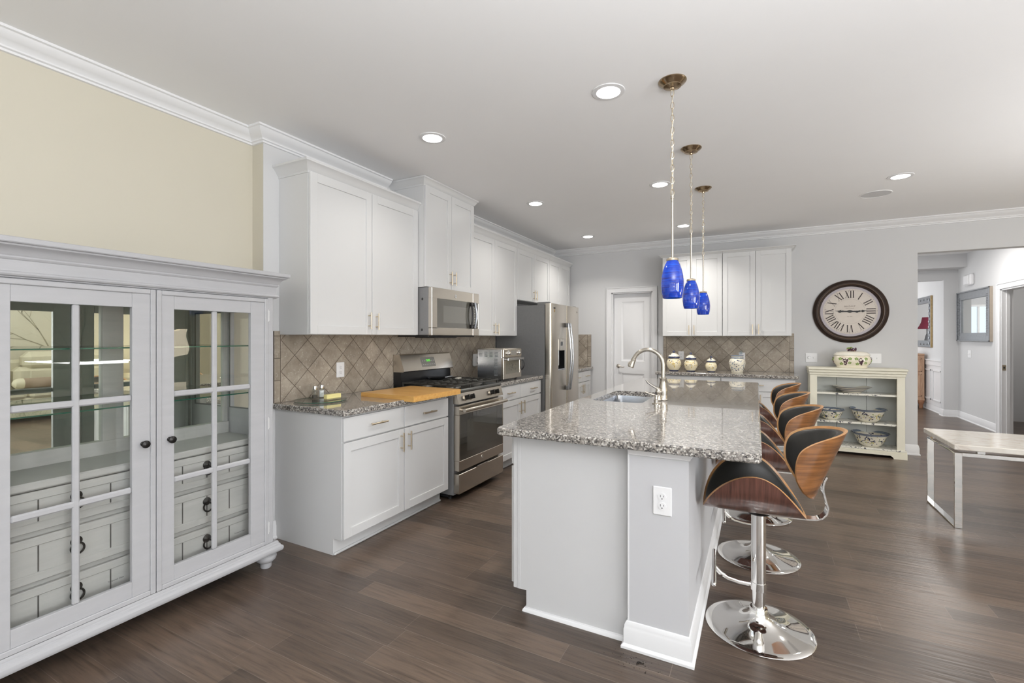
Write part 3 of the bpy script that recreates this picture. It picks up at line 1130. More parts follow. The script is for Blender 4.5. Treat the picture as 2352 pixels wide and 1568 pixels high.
def cabinet(name, label, M, a0, a1, b0, b1, cw, cf, doors=(), drawers=(), group=None, crown=None, toe=0.0, cat='cabinet', extra=None):
    """carcass a0..a1 x b0..b1, back at cw, door faces at cf"""
    base = M @ Vector(((a0 + a1) / 2, b0 if not toe else 0.0, (cw + cf) / 2))
    t = thing(name, label, cat, base, group)
    mb = MB(M)
    fc = cf - 0.021
    zb = b0
    mb.box(a0, a1, zb, b1, cw + 0.002, fc)
    if toe:
        mb.box(a0, a1, 0.0, zb, cw + 0.002, cf - 0.09)
        mb.prism([(0, 0), (0.018, 0), (0.016, 0.010), (0.010, 0.016), (0, 0.018)], 'x', a0, a1) if False else None
        mb.box(a0, a1, 0.0, 0.016, cf - 0.09, cf - 0.076, 0.005)
    if extra:
        extra(mb)
    mb.build('body', cab_m, t)
    if crown:
        mb = MB()
        pth, z0, z1, pj = crown
        h = z1 - z0
        mb.sweep(pth, [(-0.003, z0), (0.006, z0), (0.008, z0 + h * 0.18), (0.016, z0 + h * 0.28), (0.024, z0 + h * 0.45), (pj * 0.72, z0 + h * 0.68), (pj * 0.9, z0 + h * 0.78), (pj, z0 + h * 0.82), (pj, z1), (-0.003, z1)])
        mb.build('crown', cab_m, t)
    for (d0, d1, e0, e1, hs) in doors:
        o = shaker(MB(M), d0, d1, e0, e1, cf).build('door', cab_m, t)
        if hs:
            handle(o, M, hs[0], hs[1], cf, hs[2], True)
    for (d0, d1, e0, e1, hs) in drawers:
        o = MB(M).box(d0, d1, e0, e1, cf - 0.02, cf, 0.002).build('drawer', cab_m, t)
        if hs:
            handle(o, M, hs[0], hs[1], cf, hs[2], False)
    return t


UF = -2.591
UB, UT = 1.38, 2.462
CZ0, CZ1 = 2.445, 2.522
g = .0015
# wall cabinet nearest the camera
cabinet('wall_cabinet', 'large white two-door wall cabinet above the cutting board, left of the microwave', LW, 2.096, 3.200, UB, UT, XK, UF,
        doors=[(2.100, 2.654, UB + .003, CZ0 + .006, (2.618, 1.487, .125)), (2.658, 3.197, UB + .003, CZ0 + .006, (2.695, 1.482, .125))],
        crown=([(XK, 2.096), (UF - .02, 2.096), (UF - .02, 3.20), (XK, 3.20)], CZ0, CZ1, 0.052))
# tall cabinet over the microwave, deeper
MF = -2.515
cabinet('wall_cabinet', 'raised white two-door cabinet directly above the microwave, reaching the ceiling', LW, 3.203, 3.985, 1.797, 2.70, XK, MF,
        doors=[(3.207, 3.592, 1.80, 2.672, (3.56, 1.905, .125)), (3.596, 3.981, 1.80, 2.672, (3.628, 1.905, .125))],
        crown=([(XK, 3.203), (MF - .02, 3.203), (MF - .02, 3.985), (XK, 3.985)], 2.668, 2.738, 0.045))
cabinet('wall_cabinet', 'white two-door wall cabinet between the microwave and the refrigerator', LW, 3.988, 5.085, UB, UT, XK, UF,
        doors=[(3.992, 4.536, UB + .003, CZ0 + .006, (4.505, 1.46, .125)), (4.540, 5.081, UB + .003, CZ0 + .006, (4.575, 1.455, .125))],
        crown=([(UF - .02, 3.988), (UF - .02, 5.085)], CZ0, CZ1, 0.052))
cabinet('wall_cabinet', 'short white two-door wall cabinet above the refrigerator', LW, 5.087, 6.085, 1.822, UT, XK, UF,
        doors=[(5.090, 5.575, 1.825, CZ0 + .006, (5.548, 1.91, .125)), (5.579, 6.082, 1.825, CZ0 + .006, (5.612, 1.91, .125))],
        crown=([(UF - .02, 5.087), (UF - .02, 6.085)], CZ0, CZ1, 0.052))
cabinet('wall_cabinet', 'white wall cabinet in the far left corner beyond the refrigerator', LW, 6.087, 6.905, UB, UT, XK, UF,
        doors=[(6.090, 6.494, UB + .003, CZ0 + .006, (6.46, 1.46, .125)), (6.498, 6.902, UB + .003, CZ0 + .006, (6.53, 1.46, .125))],
        crown=([(UF - .02, 6.087), (UF - .02, 6.905), (XK, 6.905)], CZ0, CZ1, 0.052))
# back wall upper cabinets
BF = -6.633
cabinet('wall_cabinet', 'left white two-door wall cabinet on back wall, behind the blue pendants', BW, -1.145, -0.395, UB, UT, -YB, BF,
        doors=[(-1.142, -0.770, UB + .003, CZ0 + .006, (-0.80, 1.462, .125)), (-0.766, -0.398, UB + .003, CZ0 + .006, (-0.737, 1.462, .125))],
        crown=([(-1.145, YB), (-1.145, 6.653), (-0.395, 6.653)], CZ0 - .005, 2.488, 0.045))
cabinet('wall_cabinet', 'right white two-door wall cabinet on back wall, nearest the round clock', BW, -0.393, 0.380, UB, UT, -YB, BF,
        doors=[(-0.390, -0.016, UB + .003, CZ0 + .006, (-0.046, 1.464, .125)), (-0.012, 0.377, UB + .003, CZ0 + .006, (0.022, 1.464, .125))],
        crown=([(-0.393, 6.653), (0.380, 6.653), (0.380, YB)], CZ0 - .005, 2.488, 0.045))
# base cabinets
LF = -2.252
DT0, DT1 = 0.715, 0.862
cabinet('base_cabinet', 'white base cabinet under the cutting board, two drawers over two doors', LW, 2.066, 3.172, 0.105, 0.874, XK, LF, toe=1,
        doors=[(2.070, 2.624, .112, .705, (2.588, .615, .135)), (2.630, 3.168, .112, .705, (2.668, .615, .135))],
        drawers=[(2.070, 2.624, DT0, DT1, (2.352, .793, .15)), (2.630, 3.168, DT0, DT1, (2.897, .787, .155))])
cabinet('base_cabinet', 'white base cabinet under the toaster oven, between range and refrigerator', LW, 3.992, 5.035, 0.105, 0.874, XK, LF, toe=1,
        doors=[(3.996, 4.498, .112, .705, (4.462, .615, .135)), (4.502, 5.031, .112, .705, (4.545, .615, .135))],
        drawers=[(3.996, 4.498, DT0, DT1, (4.25, .79, .15)), (4.502, 5.031, DT0, DT1, (4.80, .79, .15))])
cabinet('base_cabinet', 'small white base cabinet in the corner beyond the refrigerator', LW, 6.075, 6.948, 0.105, 0.874, XK, LF, toe=1,
        doors=[(6.079, 6.50, .112, .705, (6.465, .615, .135)), (6.504, 6.90, .112, .705, (6.54, .615, .135))],
        drawers=[(6.079, 6.50, DT0, DT1, (6.29, .79, .15)), (6.504, 6.90, DT0, DT1, (6.70, .79, .15))])
BBF = -6.345
cabinet('base_cabinet', 'left white base cabinet on back wall under the lidded jars', BW, -1.150, -0.395, 0.105, 0.874, -YB, BBF, toe=1,
        doors=[(-1.146, -0.776, .112, .705, (-0.81, .61, .135)), (-0.770, -0.398, .112, .705, (-0.735, .61, .135))],
        drawers=[(-1.146, -0.398, DT0, DT1, (-0.77, .79, .15))])
cabinet('base_cabinet', 'right white base cabinet on back wall behind the farthest stool', BW, -0.393, 0.400, 0.105, 0.874, -YB, BBF, toe=1,
        doors=[(-0.390, 0.000, .112, .705, (-0.035, .61, .135)), (0.006, 0.397, .112, .705, (0.04, .61, .135))],
        drawers=[(-0.390, 0.397, DT0, DT1, (0.0, .79, .15))])


def slab(name, label, x0, x1, y0, y1, cat='countertop'):
    o = MB().box(x0, x1, y0, y1, 0.876, 0.914, 0.005).build(name, granite_m, org=((x0 + x1) / 2, (y0 + y1) / 2, 0.876))
    return tag(o, label, cat)


slab('countertop', 'speckled granite countertop left of the range, under the cutting board', XK + .001, -2.228, 2.045, 3.198)
slab('countertop', 'speckled granite countertop under the toaster oven, right of the range', XK + .001, -2.228, 3.990, 5.052)
slab('countertop', 'short speckled granite countertop in the corner beyond the refrigerator', XK + .001, -2.228, 6.07, YB - .011)
slab('countertop', 'speckled granite countertop on back wall holding the painted jars', -1.180, 0.430, 6.312, YB - .011)

# ================================================================== island
IX0, IX1, IY0, IY1 = -1.150, 0.018, 2.015, 5.245
SX0, SX1, SY0, SY1 = -1.045, -0.690, 3.215, 3.90     # sink cut-out
t = thing('island_countertop', 'large speckled granite island top with sink cut-out', 'countertop', ((IX0 + IX1) / 2, (IY0 + IY1) / 2, 0.876))
mb = MB()
rc = 0.045


def rrect(x0, x1, y0, y1, r, n=5):
    out = []
    for cx, cy, a in ((x1 - r, y0 + r, -90), (x1 - r, y1 - r, 0), (x0 + r, y1 - r, 90), (x0 + r, y0 + r, 180)):
        for i in range(n + 1):
            w = R(a + 90 * i / n)
            out.append((cx + r * math.cos(w), cy + r * math.sin(w)))
    return out


def ring_slab(mb, outer, inner, z0, z1, bev):
    """slab with a hole, softly bevelled outside edge (outer, inner have equal counts)"""
    n = len(outer)
    cx = sum(p[0] for p in outer) / n
    cy = sum(p[1] for p in outer) / n

    def inset(P, e):
        out = []
        for i, p in enumerate(P):
            a = Vector(P[i - 1]); b = Vector(p); c = Vector(P[(i + 1) % n])
            d = ((b - a).normalized() + (c - b).normalized())
            if d.length < 1e-6: d = c - a
            d.normalize()
            out.append((b.x - d.y * e, b.y + d.x * e))
        return out
    oi = inset(outer, bev)
    rings = [(inner, z1), (oi, z1), (outer, z1 - bev), (outer, z0 + bev), (oi, z0), (inner, z0)]
    vs = []
    for P, z in rings:
        vs += [(p[0], p[1], z) for p in P]
    fs = []
    m = len(rings)
    for k in range(m):
        k2 = (k + 1) % m
        for i in range(n):
            j = (i + 1) % n
            fs.append((k * n + i, k * n + j, k2 * n + j, k2 * n + i))
    mb.add(vs, fs)


ring_slab(mb, rrect(IX0, IX1, IY0, IY1, 0.03), rrect(SX0, SX1, SY0, SY1, 0.05), 0.876, 0.914, 0.006)
mb.build('slab', granite_m, t)
t = thing('sink', 'undermounted stainless steel sink basin set in the island', 'sink', ((SX0 + SX1) / 2, (SY0 + SY1) / 2, 0.68))
mb = MB()
e = 0.008
ro = rrect(SX0 - .02, SX1 + .02, SY0 - .02, SY1 + .02, 0.06)
ri = rrect(SX0 - .002, SX1 + .002, SY0 - .002, SY1 + .002, 0.05)
rb = rrect(SX0 + .015, SX1 - .015, SY0 + .015, SY1 - .015, 0.05)
rd = rrect(SX0 + .035, SX1 - .035, SY0 + .035, SY1 - .035, 0.05)
nn = len(ro)
vs = [(p[0], p[1], .8755) for p in ro] + [(p[0], p[1], .8755) for p in ri] + [(p[0], p[1], .71) for p in rb] + [(p[0], p[1], .695) for p in rd]
fs = []
for k in range(3):
    for i in range(nn):
        fs.append((k * nn + i, k * nn + (i + 1) % nn, (k + 1) * nn + (i + 1) % nn, (k + 1) * nn + i))
fs.append(tuple(range(3 * nn, 4 * nn)))
mb.add(vs, fs)
mb.build('basin', steelc_m, t)
MB().lathe([(0.0, .7), (0.03, .7), (0.042, .703), (0.045, .697), (0.045, .69)], ((SX0 + SX1) / 2, (SY0 + SY1) / 2, 0), 24).build('drain', chrome_m, t)

t = thing('kitchen_island', 'white kitchen island base with gray-painted end wall under the granite', 'island', (-0.68, 3.6, 0))
mb = MB()
mb.box(-1.070, -0.505, 2.098, 2.112, 0.10, 0.875)          # end panel upper part
mb.box(-1.018, -0.505, 2.098, 2.112, 0.0, 0.10)
mb.box(-1.090, -1.070, 2.098, 5.13, 0.10, 0.875, 0.001)    # face frame
mb.box(-1.070, -0.50, 2.112, 3.17, 0.10, 0.875)
mb.box(-1.070, -0.50, 3.95, 5.13, 0.10, 0.875)
mb.box(-0.66, -0.50, 3.17, 3.95, 0.10, 0.875)
mb.box(-1.070, -0.66, 3.17, 3.95, 0.10, 0.66)
mb.box(-1.018, -0.50, 2.112, 5.13, 0.0, 0.10)
mb.box(-1.066, -1.052, 2.0965, 2.098, 0.10, 0.875)
mb.build('body', island_m, t)
MB().sweep([(-1.018, 2.30), (-1.018, 2.098), (-0.505, 2.098)], [(0, 0), (0.016, 0), (0.014, 0.010), (0.008, 0.017), (0, 0.019)]).build('quarter_round', trim_m, t)
mb = MB()
mb.box(-0.500, -0.250, 2.062, 5.16, 0.0, 0.875)
mb.m = 1
mb.box(-0.5035, -0.4975, 2.0605, 2.0625, 0.10, 0.875)
mb.build('end_wall', [knee_m, trim_m], t)
MB().sweep([(-0.505, 2.112), (-0.505, 2.062), (-0.250, 2.062), (-0.250, 5.16), (-0.505, 5.16)],
           [(0, 0), (0.024, 0), (0.024, 0.010), (0.014, 0.020), (0.014, 0.082), (0.011, 0.088), (0.011, 0.098), (0.005, 0.112), (0, 0.115)]).build('baseboard', trim_m, t)
MB().sweep([(-0.50, 2.062), (-0.250, 2.062), (-0.250, 5.16)],
           [(0, 0.845), (0.006, 0.848), (0.008, 0.856), (0.016, 0.864), (0.020, 0.875), (0, 0.875)]).build('top_moulding', trim_m, t)
ML = Matrix(((0, 0, -1, 0), (-1, 0, 0, 0), (0, 1, 0, 0), (0, 0, 0, 1)))   # faces -x : a=-y b=z c=-x
for k, (y0, y1) in enumerate(((2.12, 2.62), (2.63, 3.13), (3.14, 3.56), (3.565, 3.985), (4.0, 4.56), (4.565, 5.12))):
    o = shaker(MB(ML), -y1, -y0, 0.112, 0.705, 1.112).build('door', cab_m, t)
    handle(o, ML, -(y0 + y1) / 2 + 0.18, 0.615, 1.112, .135, True)
    o = MB(ML).box(-y1, -y0, 0.715, 0.862, 1.092, 1.112, 0.002).build('drawer', cab_m, t)
    if not 3 < (y0 + y1) / 2 < 3.99:
        handle(o, ML, -(y0 + y1) / 2, 0.79, 1.112, .15, False)


# ------------------------------------------------------------------ outlets and switches
def plate(name, label, M, a, b, c, w, h, kind, cat, group=None):
    t = thing(name, label, cat, M @ Vector((a, b, c)), group)
    mb = MB(M)
    mb.box(a - w / 2, a + w / 2, b - h / 2, b + h / 2, c, c + 0.006, 0.003)
    mb.build('plate', white_m, t)
    gangs = kind.split('+')
    for i, kd in enumerate(gangs):
        x = a + (i - (len(gangs) - 1) / 2) * 0.046
        mb = MB(M)
        if kd == 'outlet':
            for s in (-1, 1):
                zc = b + s * 0.0195
                mb.m = 0
                mb.cyl((x, zc, c + 0.005), (x, zc, c + 0.0085), 0.0165, n=24)
                mb.m = 1
                mb.box(x - 0.0075, x - 0.0055, zc - 0.002, zc + 0.0075, c + 0.0085, c + 0.0090)
                mb.box(x + 0.0055, x + 0.0075, zc - 0.001, zc + 0.0065, c + 0.0085, c + 0.0090)
                mb.cyl((x, zc - 0.0085, c + 0.0085), (x, zc - 0.0085, c + 0.0090), 0.0026, n=10)
            mb.build('socket', [white_m, slot_m], t)
        elif kd == 'rocker':
            mb.box(x - 0.016, x + 0.016, b - 0.033, b + 0.033, c + 0.005, c + 0.0085, 0.002)
            mb.build('rocker', white_m, t)
        elif kd == 'toggle':
            mb.box(x - 0.005, x + 0.005, b - 0.011, b + 0.011, c + 0.005, c + 0.008, 0.001)
            mb.box(x - 0.004, x + 0.004, b - 0.002, b + 0.010, c + 0.007, c + 0.018, 0.001)
            mb.build('toggle', white_m, t)
        elif kd == 'dial':
            mb.cyl((x, b, c + 0.005), (x, b, c + 0.02), 0.018, 0.016, n=24)
            mb.build('dial', white_m, t)
    return t


plate('wall_outlet', 'white double outlet on gray end wall of the island', BW, -0.356, 0.664, -2.062, 0.078, 0.122, 'outlet', 'outlet')
plate('wall_outlet', 'white outlet on the stone backsplash above the glass tray', LW, 2.617, 1.108, XK + .010, 0.078, 0.118, 'outlet', 'outlet')
plate('wall_outlet', 'white outlet on back backsplash behind the first two jars', BW, -0.945, 1.108, -YB + .010, 0.074, 0.118, 'outlet', 'outlet')
plate('wall_outlet', 'white outlet on back backsplash with a nightlight, behind the leaf jar', BW, -0.175, 1.098, -YB + .010, 0.078, 0.125, 'outlet', 'outlet')
plate('light_switch', 'white switch plate with dial on gray wall, left of the tureen', BW, 0.610, 1.108, -YB, 0.124, 0.118, 'dial+toggle', 'switch')
plate('light_switch', 'white double switch plate on gray wall, right of the tureen', BW, 1.250, 1.110, -YB, 0.130, 0.120, 'toggle+toggle', 'switch')
plate('light_switch', 'white switch plate on hall wall below the silver-framed mirror', ML, -10.12, 1.095, -XH, 0.12, 0.12, 'toggle+toggle', 'switch')
plate('light_switch', 'white switch plate seen through the hall doorway at right edge', ML, -9.72, 1.07, -4.3, 0.12, 0.12, 'toggle+toggle', 'switch')
t = thing('nightlight', 'clear plug-in nightlight in the outlet behind the leaf jar', 'nightlight', (-0.185, YB - .02, 1.10))
MB(BW).box(-0.205, -0.165, 1.09, 1.135, -YB + .0175, -YB + .045, .004).build('plug_body', white_m, t)
MB(BW).box(-0.203, -0.167, 1.136, 1.185, -YB + .022, -YB + .042, .006).build('lens', glass_mat('nightlight_lens', (.82, .86, .88), 1.0), t)

# ================================================================== gas range
t = thing('gas_range', 'stainless gas range with black grates between the white base cabinets', 'range', (-2.53, 3.60, 0))
RY0, RY1 = 3.215, 3.977
RM = (RY0 + RY1) / 2
RF = -2.178
mb = MB()
mb.box(-2.86, -2.235, RY0, RY1, 0.045, 0.895, 0.003)
mb.build('body', midgray_m, t)
mb = MB()
for x in (-2.30, -2.80):
    for y in (RY0 + .05, RY1 - .05):
        mb.cyl((x, y, 0.0), (x, y, 0.05), 0.018, 0.014, n=12)
mb.box(-2.62, -2.29, RY0 + .01, RY1 - .01, 0.02, 0.05)
mb.build('foot', blackp_m, t)
# drawer
mb = MB()
mb.box(-2.235, RF, RY0 + .004, RY1 - .004, 0.060, 0.225, 0.004)
o = mb.build('drawer', steelh_m, t)
MB().box(-2.225, RF + .006, RM - .10, RM + .10, 0.228, 0.236, 0.002).build('drawer_grip', chrome_m, o)
# oven door: stainless frame with glass
mb = MB()
y0, y1, z0, z1 = RY0 + .004, RY1 - .004, 0.248, 0.790
gz0, gz1, gy0, gy1 = 0.335, 0.715, y0 + .012, y1 - .012
mb.box(-2.230, RF, y0, y1, z0, gz0, .003)
mb.box(-2.230, RF, y0, y1, gz1, z1, .003)
mb.box(-2.230, RF, y0, gy0, gz0, gz1)
mb.box(-2.230, RF, gy1, y1, gz0, gz1)
mb.m = 1
for k in range(3):
    yy = y0 + .17 + k * .15
    mb.box(-2.215, -2.190, yy, yy + .11, z1, z1 + .0008)
o = mb.build('oven_door', [steelh_m, slot_m], t)
mb = MB()
mb.box(-2.225, RF - .0015, gy0, gy1, gz0, gz1)
mb.build('oven_window', ovenglass_m, o)
mb = MB()
mb.box(RF - .0015, RF - .0012, y0 + .12, y1 - .12, gz0 + .06, gz1 - .055)
mb.build('window_screen', pmat('oven_window_screen', (0.055, 0.052, 0.042), 0.1, coat=.8), o)
mb = MB()
hz = 0.753
mb.tube([(RF, y0 + .045, hz), (RF + .035, y0 + .040, hz + .004), (RF + .045, y0 + .035, hz + .005)], .010, 10)
mb.tube([(RF, y1 - .045, hz), (RF + .035, y1 - .040, hz + .004), (RF + .045, y1 - .035, hz + .005)], .010, 10)
pts = [(RF + .045 + .006 * math.sin(PI * i / 12), y0 + .012 + (y1 - y0 - .024) * i / 12, hz + .005) for i in range(13)]
mb.tube(pts, .0155, 16)
mb.build('oven_handle', steelh_m, o)
# logo disc on door


def emblem(parent, M, a, b, c, r, name='emblem'):
    mb = MB(M)
    mb.cyl((a, b, c), (a, b, c + .0022), r, n=28)
    mb.m = 1
    mb.cyl((a, b, c + .0022), (a, b, c + .0026), r * .86, n=28)
    mb.m = 0
    mb.cyl((a, b, c + .0026), (a, b, c + .0030), r * .76, n=28)
    mb.m = 1
    MT = M @ Matrix.Translation((a, b, c + .0033))
    text_mb(mb, 'GE', r * 1.0, MT, .0003)
    return mb.build(name, [chrome_m, slot_m], parent)


emblem(o, LW, RM - .01, 0.297, RF, 0.0155)
# slanted control fascia
mb = MB()
fx = [(-2.235, 0.810), (RF - .002, 0.806), (RF - .026, 0.893), (-2.235, 0.900)]
mb.prism([(x, z) for x, z in fx], 'y', RY0 + .001, RY1 - .001)
mb.build('control_fascia', steelh_m, t)
nrm = Vector((.087, 0, .024)).normalized()
for ky in (RY0 + .125, RY0 + .205, RY1 - .225, RY1 - .145) if False else (RY0 + .12, RY0 + .20, RY1 - .22, RY1 - .135):
    cx = Vector((RF - .014, ky, 0.849))
    mb = MB()
    mb.cyl(cx, cx + nrm * .010, .026, .025, n=28)
    mb.m = 1
    mb.cyl(cx + nrm * .010, cx + nrm * .036, .021, .0185, n=28)
    rad = Vector((-nrm.z, 0, nrm.x))
    side = Vector((0, 1, 0))
    c2 = cx + nrm * .030
    vs = []
    for s1 in (-1, 1):
        for s2 in (-1, 1):
            for s3 in (0, 1):
                vs.append(c2 + rad * (s1 * .021) + side * (s2 * .005) + nrm * (s3 * .012))
    mb.add(vs, [(0, 1, 3, 2), (4, 6, 7, 5), (0, 4, 5, 1), (2, 3, 7, 6), (0, 2, 6, 4), (1, 5, 7, 3)])
    mb.build('knob', [steel_m, iron_black], t)
# cooktop
mb = MB()
mb.box(-2.86, -2.195, RY0, RY1, 0.895, 0.925, 0.010)
o = mb.build('cooktop', pmat('dark_gray_enamel', (.055, .055, .05), .22, coat=.5), t)
mb = MB()
for bx, by, br in ((-2.37, RY0 + .20, .05), (-2.37, RY1 - .20, .045), (-2.66, RY0 + .20, .04), (-2.66, RY1 - .20, .045), (-2.52, RM, .04)):
    mb.lathe([(0, .925), (br + .015, .925), (br + .012, .932), (br, .936), (br, .944), (br * .8, .948), (0, .948)], (bx, by, 0), 24)
mb.build('burner', pmat('aluminium_burner_cap', (.25, .24, .22), .4, metal=.6), o)
for k in range(3):
    ya = RY0 + .020 + k * .2415
    yb = ya + .238
    mb = MB()
    zt = 0.962
    rr = .006
    for yy in (ya, yb):
        mb.box(-2.80, -2.225, yy - rr, yy + rr, zt - .014, zt, .002)
    for xx in (-2.80, -2.225):
        mb.box(xx - rr, xx + rr, ya, yb, zt - .014, zt, .002)
    mb.box(-2.52, -2.505, ya, yb, zt - .014, zt, .002)
    for q in range(1, 3):
        yy = ya + (yb - ya) * q / 3
        mb.box(-2.80, -2.225, yy - .004, yy + .004, zt - .012, zt + .001, .002)
    for xx in (-2.73, -2.66, -2.59, -2.44, -2.37, -2.30):
        mb.box(xx - .004, xx + .004, ya, ya + .085, zt - .012, zt + .001, .002)
        mb.box(xx - .004, xx + .004, yb - .085, yb, zt - .012, zt + .001, .002)
    for xx in (-2.79, -2.235):
        for yy in (ya, yb):
            mb.box(xx - .008, xx + .008, yy - .007, yy + .007, .925, zt - .01, .002)
    mb.build('grate', iron_m, t)
# backguard
mb = MB()
mb.prism([(-2.885, 0.895), (-2.795, 0.90), (-2.800, 1.060), (-2.885, 1.060)], 'y', RY0 + .004, RY1 - .004)
mb.build('backguard_riser', black_m, t)
mb = MB()
mb.prism([(-2.885, 1.050), (-2.772, 1.050), (-2.760, 1.058), (-2.808, 1.200), (-2.818, 1.207), (-2.885, 1.207)], 'y', RY0 + .001, RY1 - .001)
o = mb.build('backguard', steelh_m, t)
up = Vector((-.048, 0, .142)).normalized()
nn_ = Vector((.142, 0, .048)).normalized()
Mg = Matrix(((0, up.x, nn_.x, -2.784), (1, 0, 0, RM - .01), (0, up.z, nn_.z, 1.129), (0, 0, 0, 1)))
mb = MB(Mg)
mb.box(-.105, .105, -.046, .046, -.002, .0015, .001)
o2 = mb.build('control_panel', panel_m, o)
mb = MB()
text_mb(mb, '12:05', .030, Mg @ Matrix.Translation((.0, .014, .0022)), .0004)
mb.build('clock_digits', greenled_m, o2)
mb = MB(Mg)
for i in range(6):
    for j in range(2):
        if 1 < i < 4 and j == 1: continue
        mb.box(-.088 + i * .033, -.072 + i * .033, -.026 + j * .036, -.023 + j * .036, .0015, .0020)
mb.build('button_marks', pmat('pale_print', (.6, .6, .58), .6), o2)
# things on the range
t = thing('spoon_rest', 'small dark pan-shaped spoon rest at rear of the range', 'spoon rest', (-2.70, RM + .02, .963))
MB().lathe([(0, .963), (.055, .963), (.085, .975), (.09, .98), (.084, .979), (.055, .967), (0, .966)], (-2.70, RM + .02, 0), 28).build('dish', black_m, t)
MB().tube([(-2.66, RM + .09, .975), (-2.64, RM + .13, .982), (-2.63, RM + .17, .984)], [.010, .009, .007]).build('handle', steelc_m, t)
tag(MB().box(-2.58, -2.54, RM + .14, RM + .20, .9635, .972, .002).build('sponge', pmat('cream_card', (.7, .66, .58), .7), org=(-2.56, RM + .17, .963)),
    'small pale block lying on the rear of the range grates', 'sponge')

# ================================================================== microwave
t = thing('microwave', 'stainless over-the-range microwave with dark window', 'microwave', (-2.68, 3.6, 1.378))
MX = -2.452
y0, y1, z0, z1 = 3.212, 3.974, 1.378, 1.793
MB().box(XK + .002, -2.492, y0, y1, z0 + .004, z1, .002).build('body', midgray_m, t)
mb = MB()
mb.box(-2.84, -2.50, y0 + .01, y1 - .01, z0 - .012, z0 + .004, .003)
mb.box(-2.80, -2.58, y0 + .20, y1 - .2, z0 - .020, z0 - .010, .003)
mb.build('underside_grille', blackp_m, t)
ym = 3.862
mb = MB()
wy0, wy1, wz0, wz1 = y0 + .085, ym + .09, z0 + .075, z1 - .098
mb.box(-2.492, MX, y0, ym, z0, z0 + .072, .004)
mb.box(-2.492, MX, y0, ym, z1 - .096, z1, .004)
mb.box(-2.492, MX, y0, y0 + .075, z0 + .06, z1 - .09, .003)
o = mb.build('door', steelh_m, t)
MB().box(-2.488, MX - .001, y0 + .07, ym, z0 + .068, z1 - .094).build('door_window', microglass_m, o)
MB().box(MX - .0012, MX - .0006, y0 + .165, ym - .10, z0 + .115, z1 - .150).build('window_screen', pmat('microwave_screen', (.16, .155, .135), .12, coat=.6), o)
mb = MB()
mb.m = 1
mb.box(MX - .002, MX + .034, ym - .065, ym - .005, z0 + .07, z0 + .105, .006)
mb.box(MX - .002, MX + .034, ym - .065, ym - .005, z1 - .13, z1 - .095, .006)
mb.m = 0
pts = [(MX + .030 + .022 * math.sin(PI * i / 14), ym - .012, z0 + .072 + (z1 - z0 - .17) * i / 14) for i in range(15)]
mb.tube(pts, .013, 12)
pts = [(MX + .020 + .016 * math.sin(PI * i / 14), ym - .062, z0 + .072 + (z1 - z0 - .17) * i / 14) for i in range(15)]
mb.m = 1
mb.tube(pts, .008, 10)
mb.build('door_handle', [steelc_m, iron_black], o)
emblem(o, LW, 3.565, z1 - .055, MX, .0175)
mb = MB()
mb.box(-2.492, MX - .001, ym + .002, y1, z0, z0 + .070, .003)
mb.box(-2.492, MX - .001, ym + .002, y1, z1 - .098, z1, .003)
mb.box(-2.492, MX - .001, y1 - .014, y1, z0 + .06, z1 - .09, .002)
mb.m = 1
mb.box(-2.49, MX - .002, ym + .002, y1 - .014, z0 + .068, z1 - .096)
mb.m = 2
for i in range(9):
    for j in range(3):
        mb.box(MX - .002, MX - .0015, ym + .030 + j * .020, ym + .040 + j * .020, z0 + .09 + i * .025, z0 + .097 + i * .025)
mb.build('control_panel', [steelh_m, microglass_m, pmat('pale_print', (.6, .6, .58), .6)], t)
mb = MB()
for zz in (z0 + .05, z1 - .10):
    mb.lathe([(0, -.003), (.006, -.003), (.011, 0)], (-2.56 if zz < 1.5 else -2.555, y0, zz), 14, axis='y')
mb.build('screw_plug', slot_m, t)

# ================================================================== refrigerator
t = thing('refrigerator', 'tall stainless side-by-side refrigerator with ice dispenser and charcoal side', 'refrigerator', (-2.5, 5.55, 0))
FY0, FY1, FX = 5.075, 6.020, -2.135
FM = 5.575
FZ = 1.765
MB().box(XK + .02, -2.225, FY0, FY1, 0.02, FZ - .02, .003).build('body', darkgray_m, t)
MB().box(-2.235, -2.215, FY0 + .012, FY1 - .012, 0.02, FZ, .0).build('door_gasket', black_m, t)


def fdoor(a, b, hole=None):
    """door with rounded vertical edges, optional dispenser opening (y0,y1,z0,z1)"""
    mb = MB()
    r = .03
    xb = -2.212
    prof = [(xb, a), (FX - r, a)] + [(FX - r + r * math.sin(R(18 * i)), a + r - r * math.cos(R(18 * i))) for i in range(1, 6)]
    prof += [(FX - .008 + .008 * math.cos(R(30 * i)), b - .008 + .008 * math.sin(R(30 * i))) for i in range(0, 4)] + [(xb, b)]
    if hole is None:
        mb.prism(prof, 'z', .06, FZ)
    else:
        h0, h1, k0, k1 = hole
        mb.prism(prof, 'z', .06, k0)
        mb.prism(prof, 'z', k1, FZ)
        p1 = [q for q in prof if q[1] <= h0 - 1e-6]
        pl = [(xb, a), (FX - r, a)] + [(FX - r + r * math.sin(R(18 * i)), a + r - r * math.cos(R(18 * i))) for i in range(1, 6)] + [(FX, h0), (xb, h0)]
        pr_ = [(xb, h1), (FX, h1)] + [(FX - .008 + .008 * math.cos(R(30 * i)), b - .008 + .008 * math.sin(R(30 * i))) for i in range(0, 4)] + [(xb, b)]
        mb.prism(pl, 'z', k0, k1)
        mb.prism(pr_, 'z', k0, k1)
    return mb


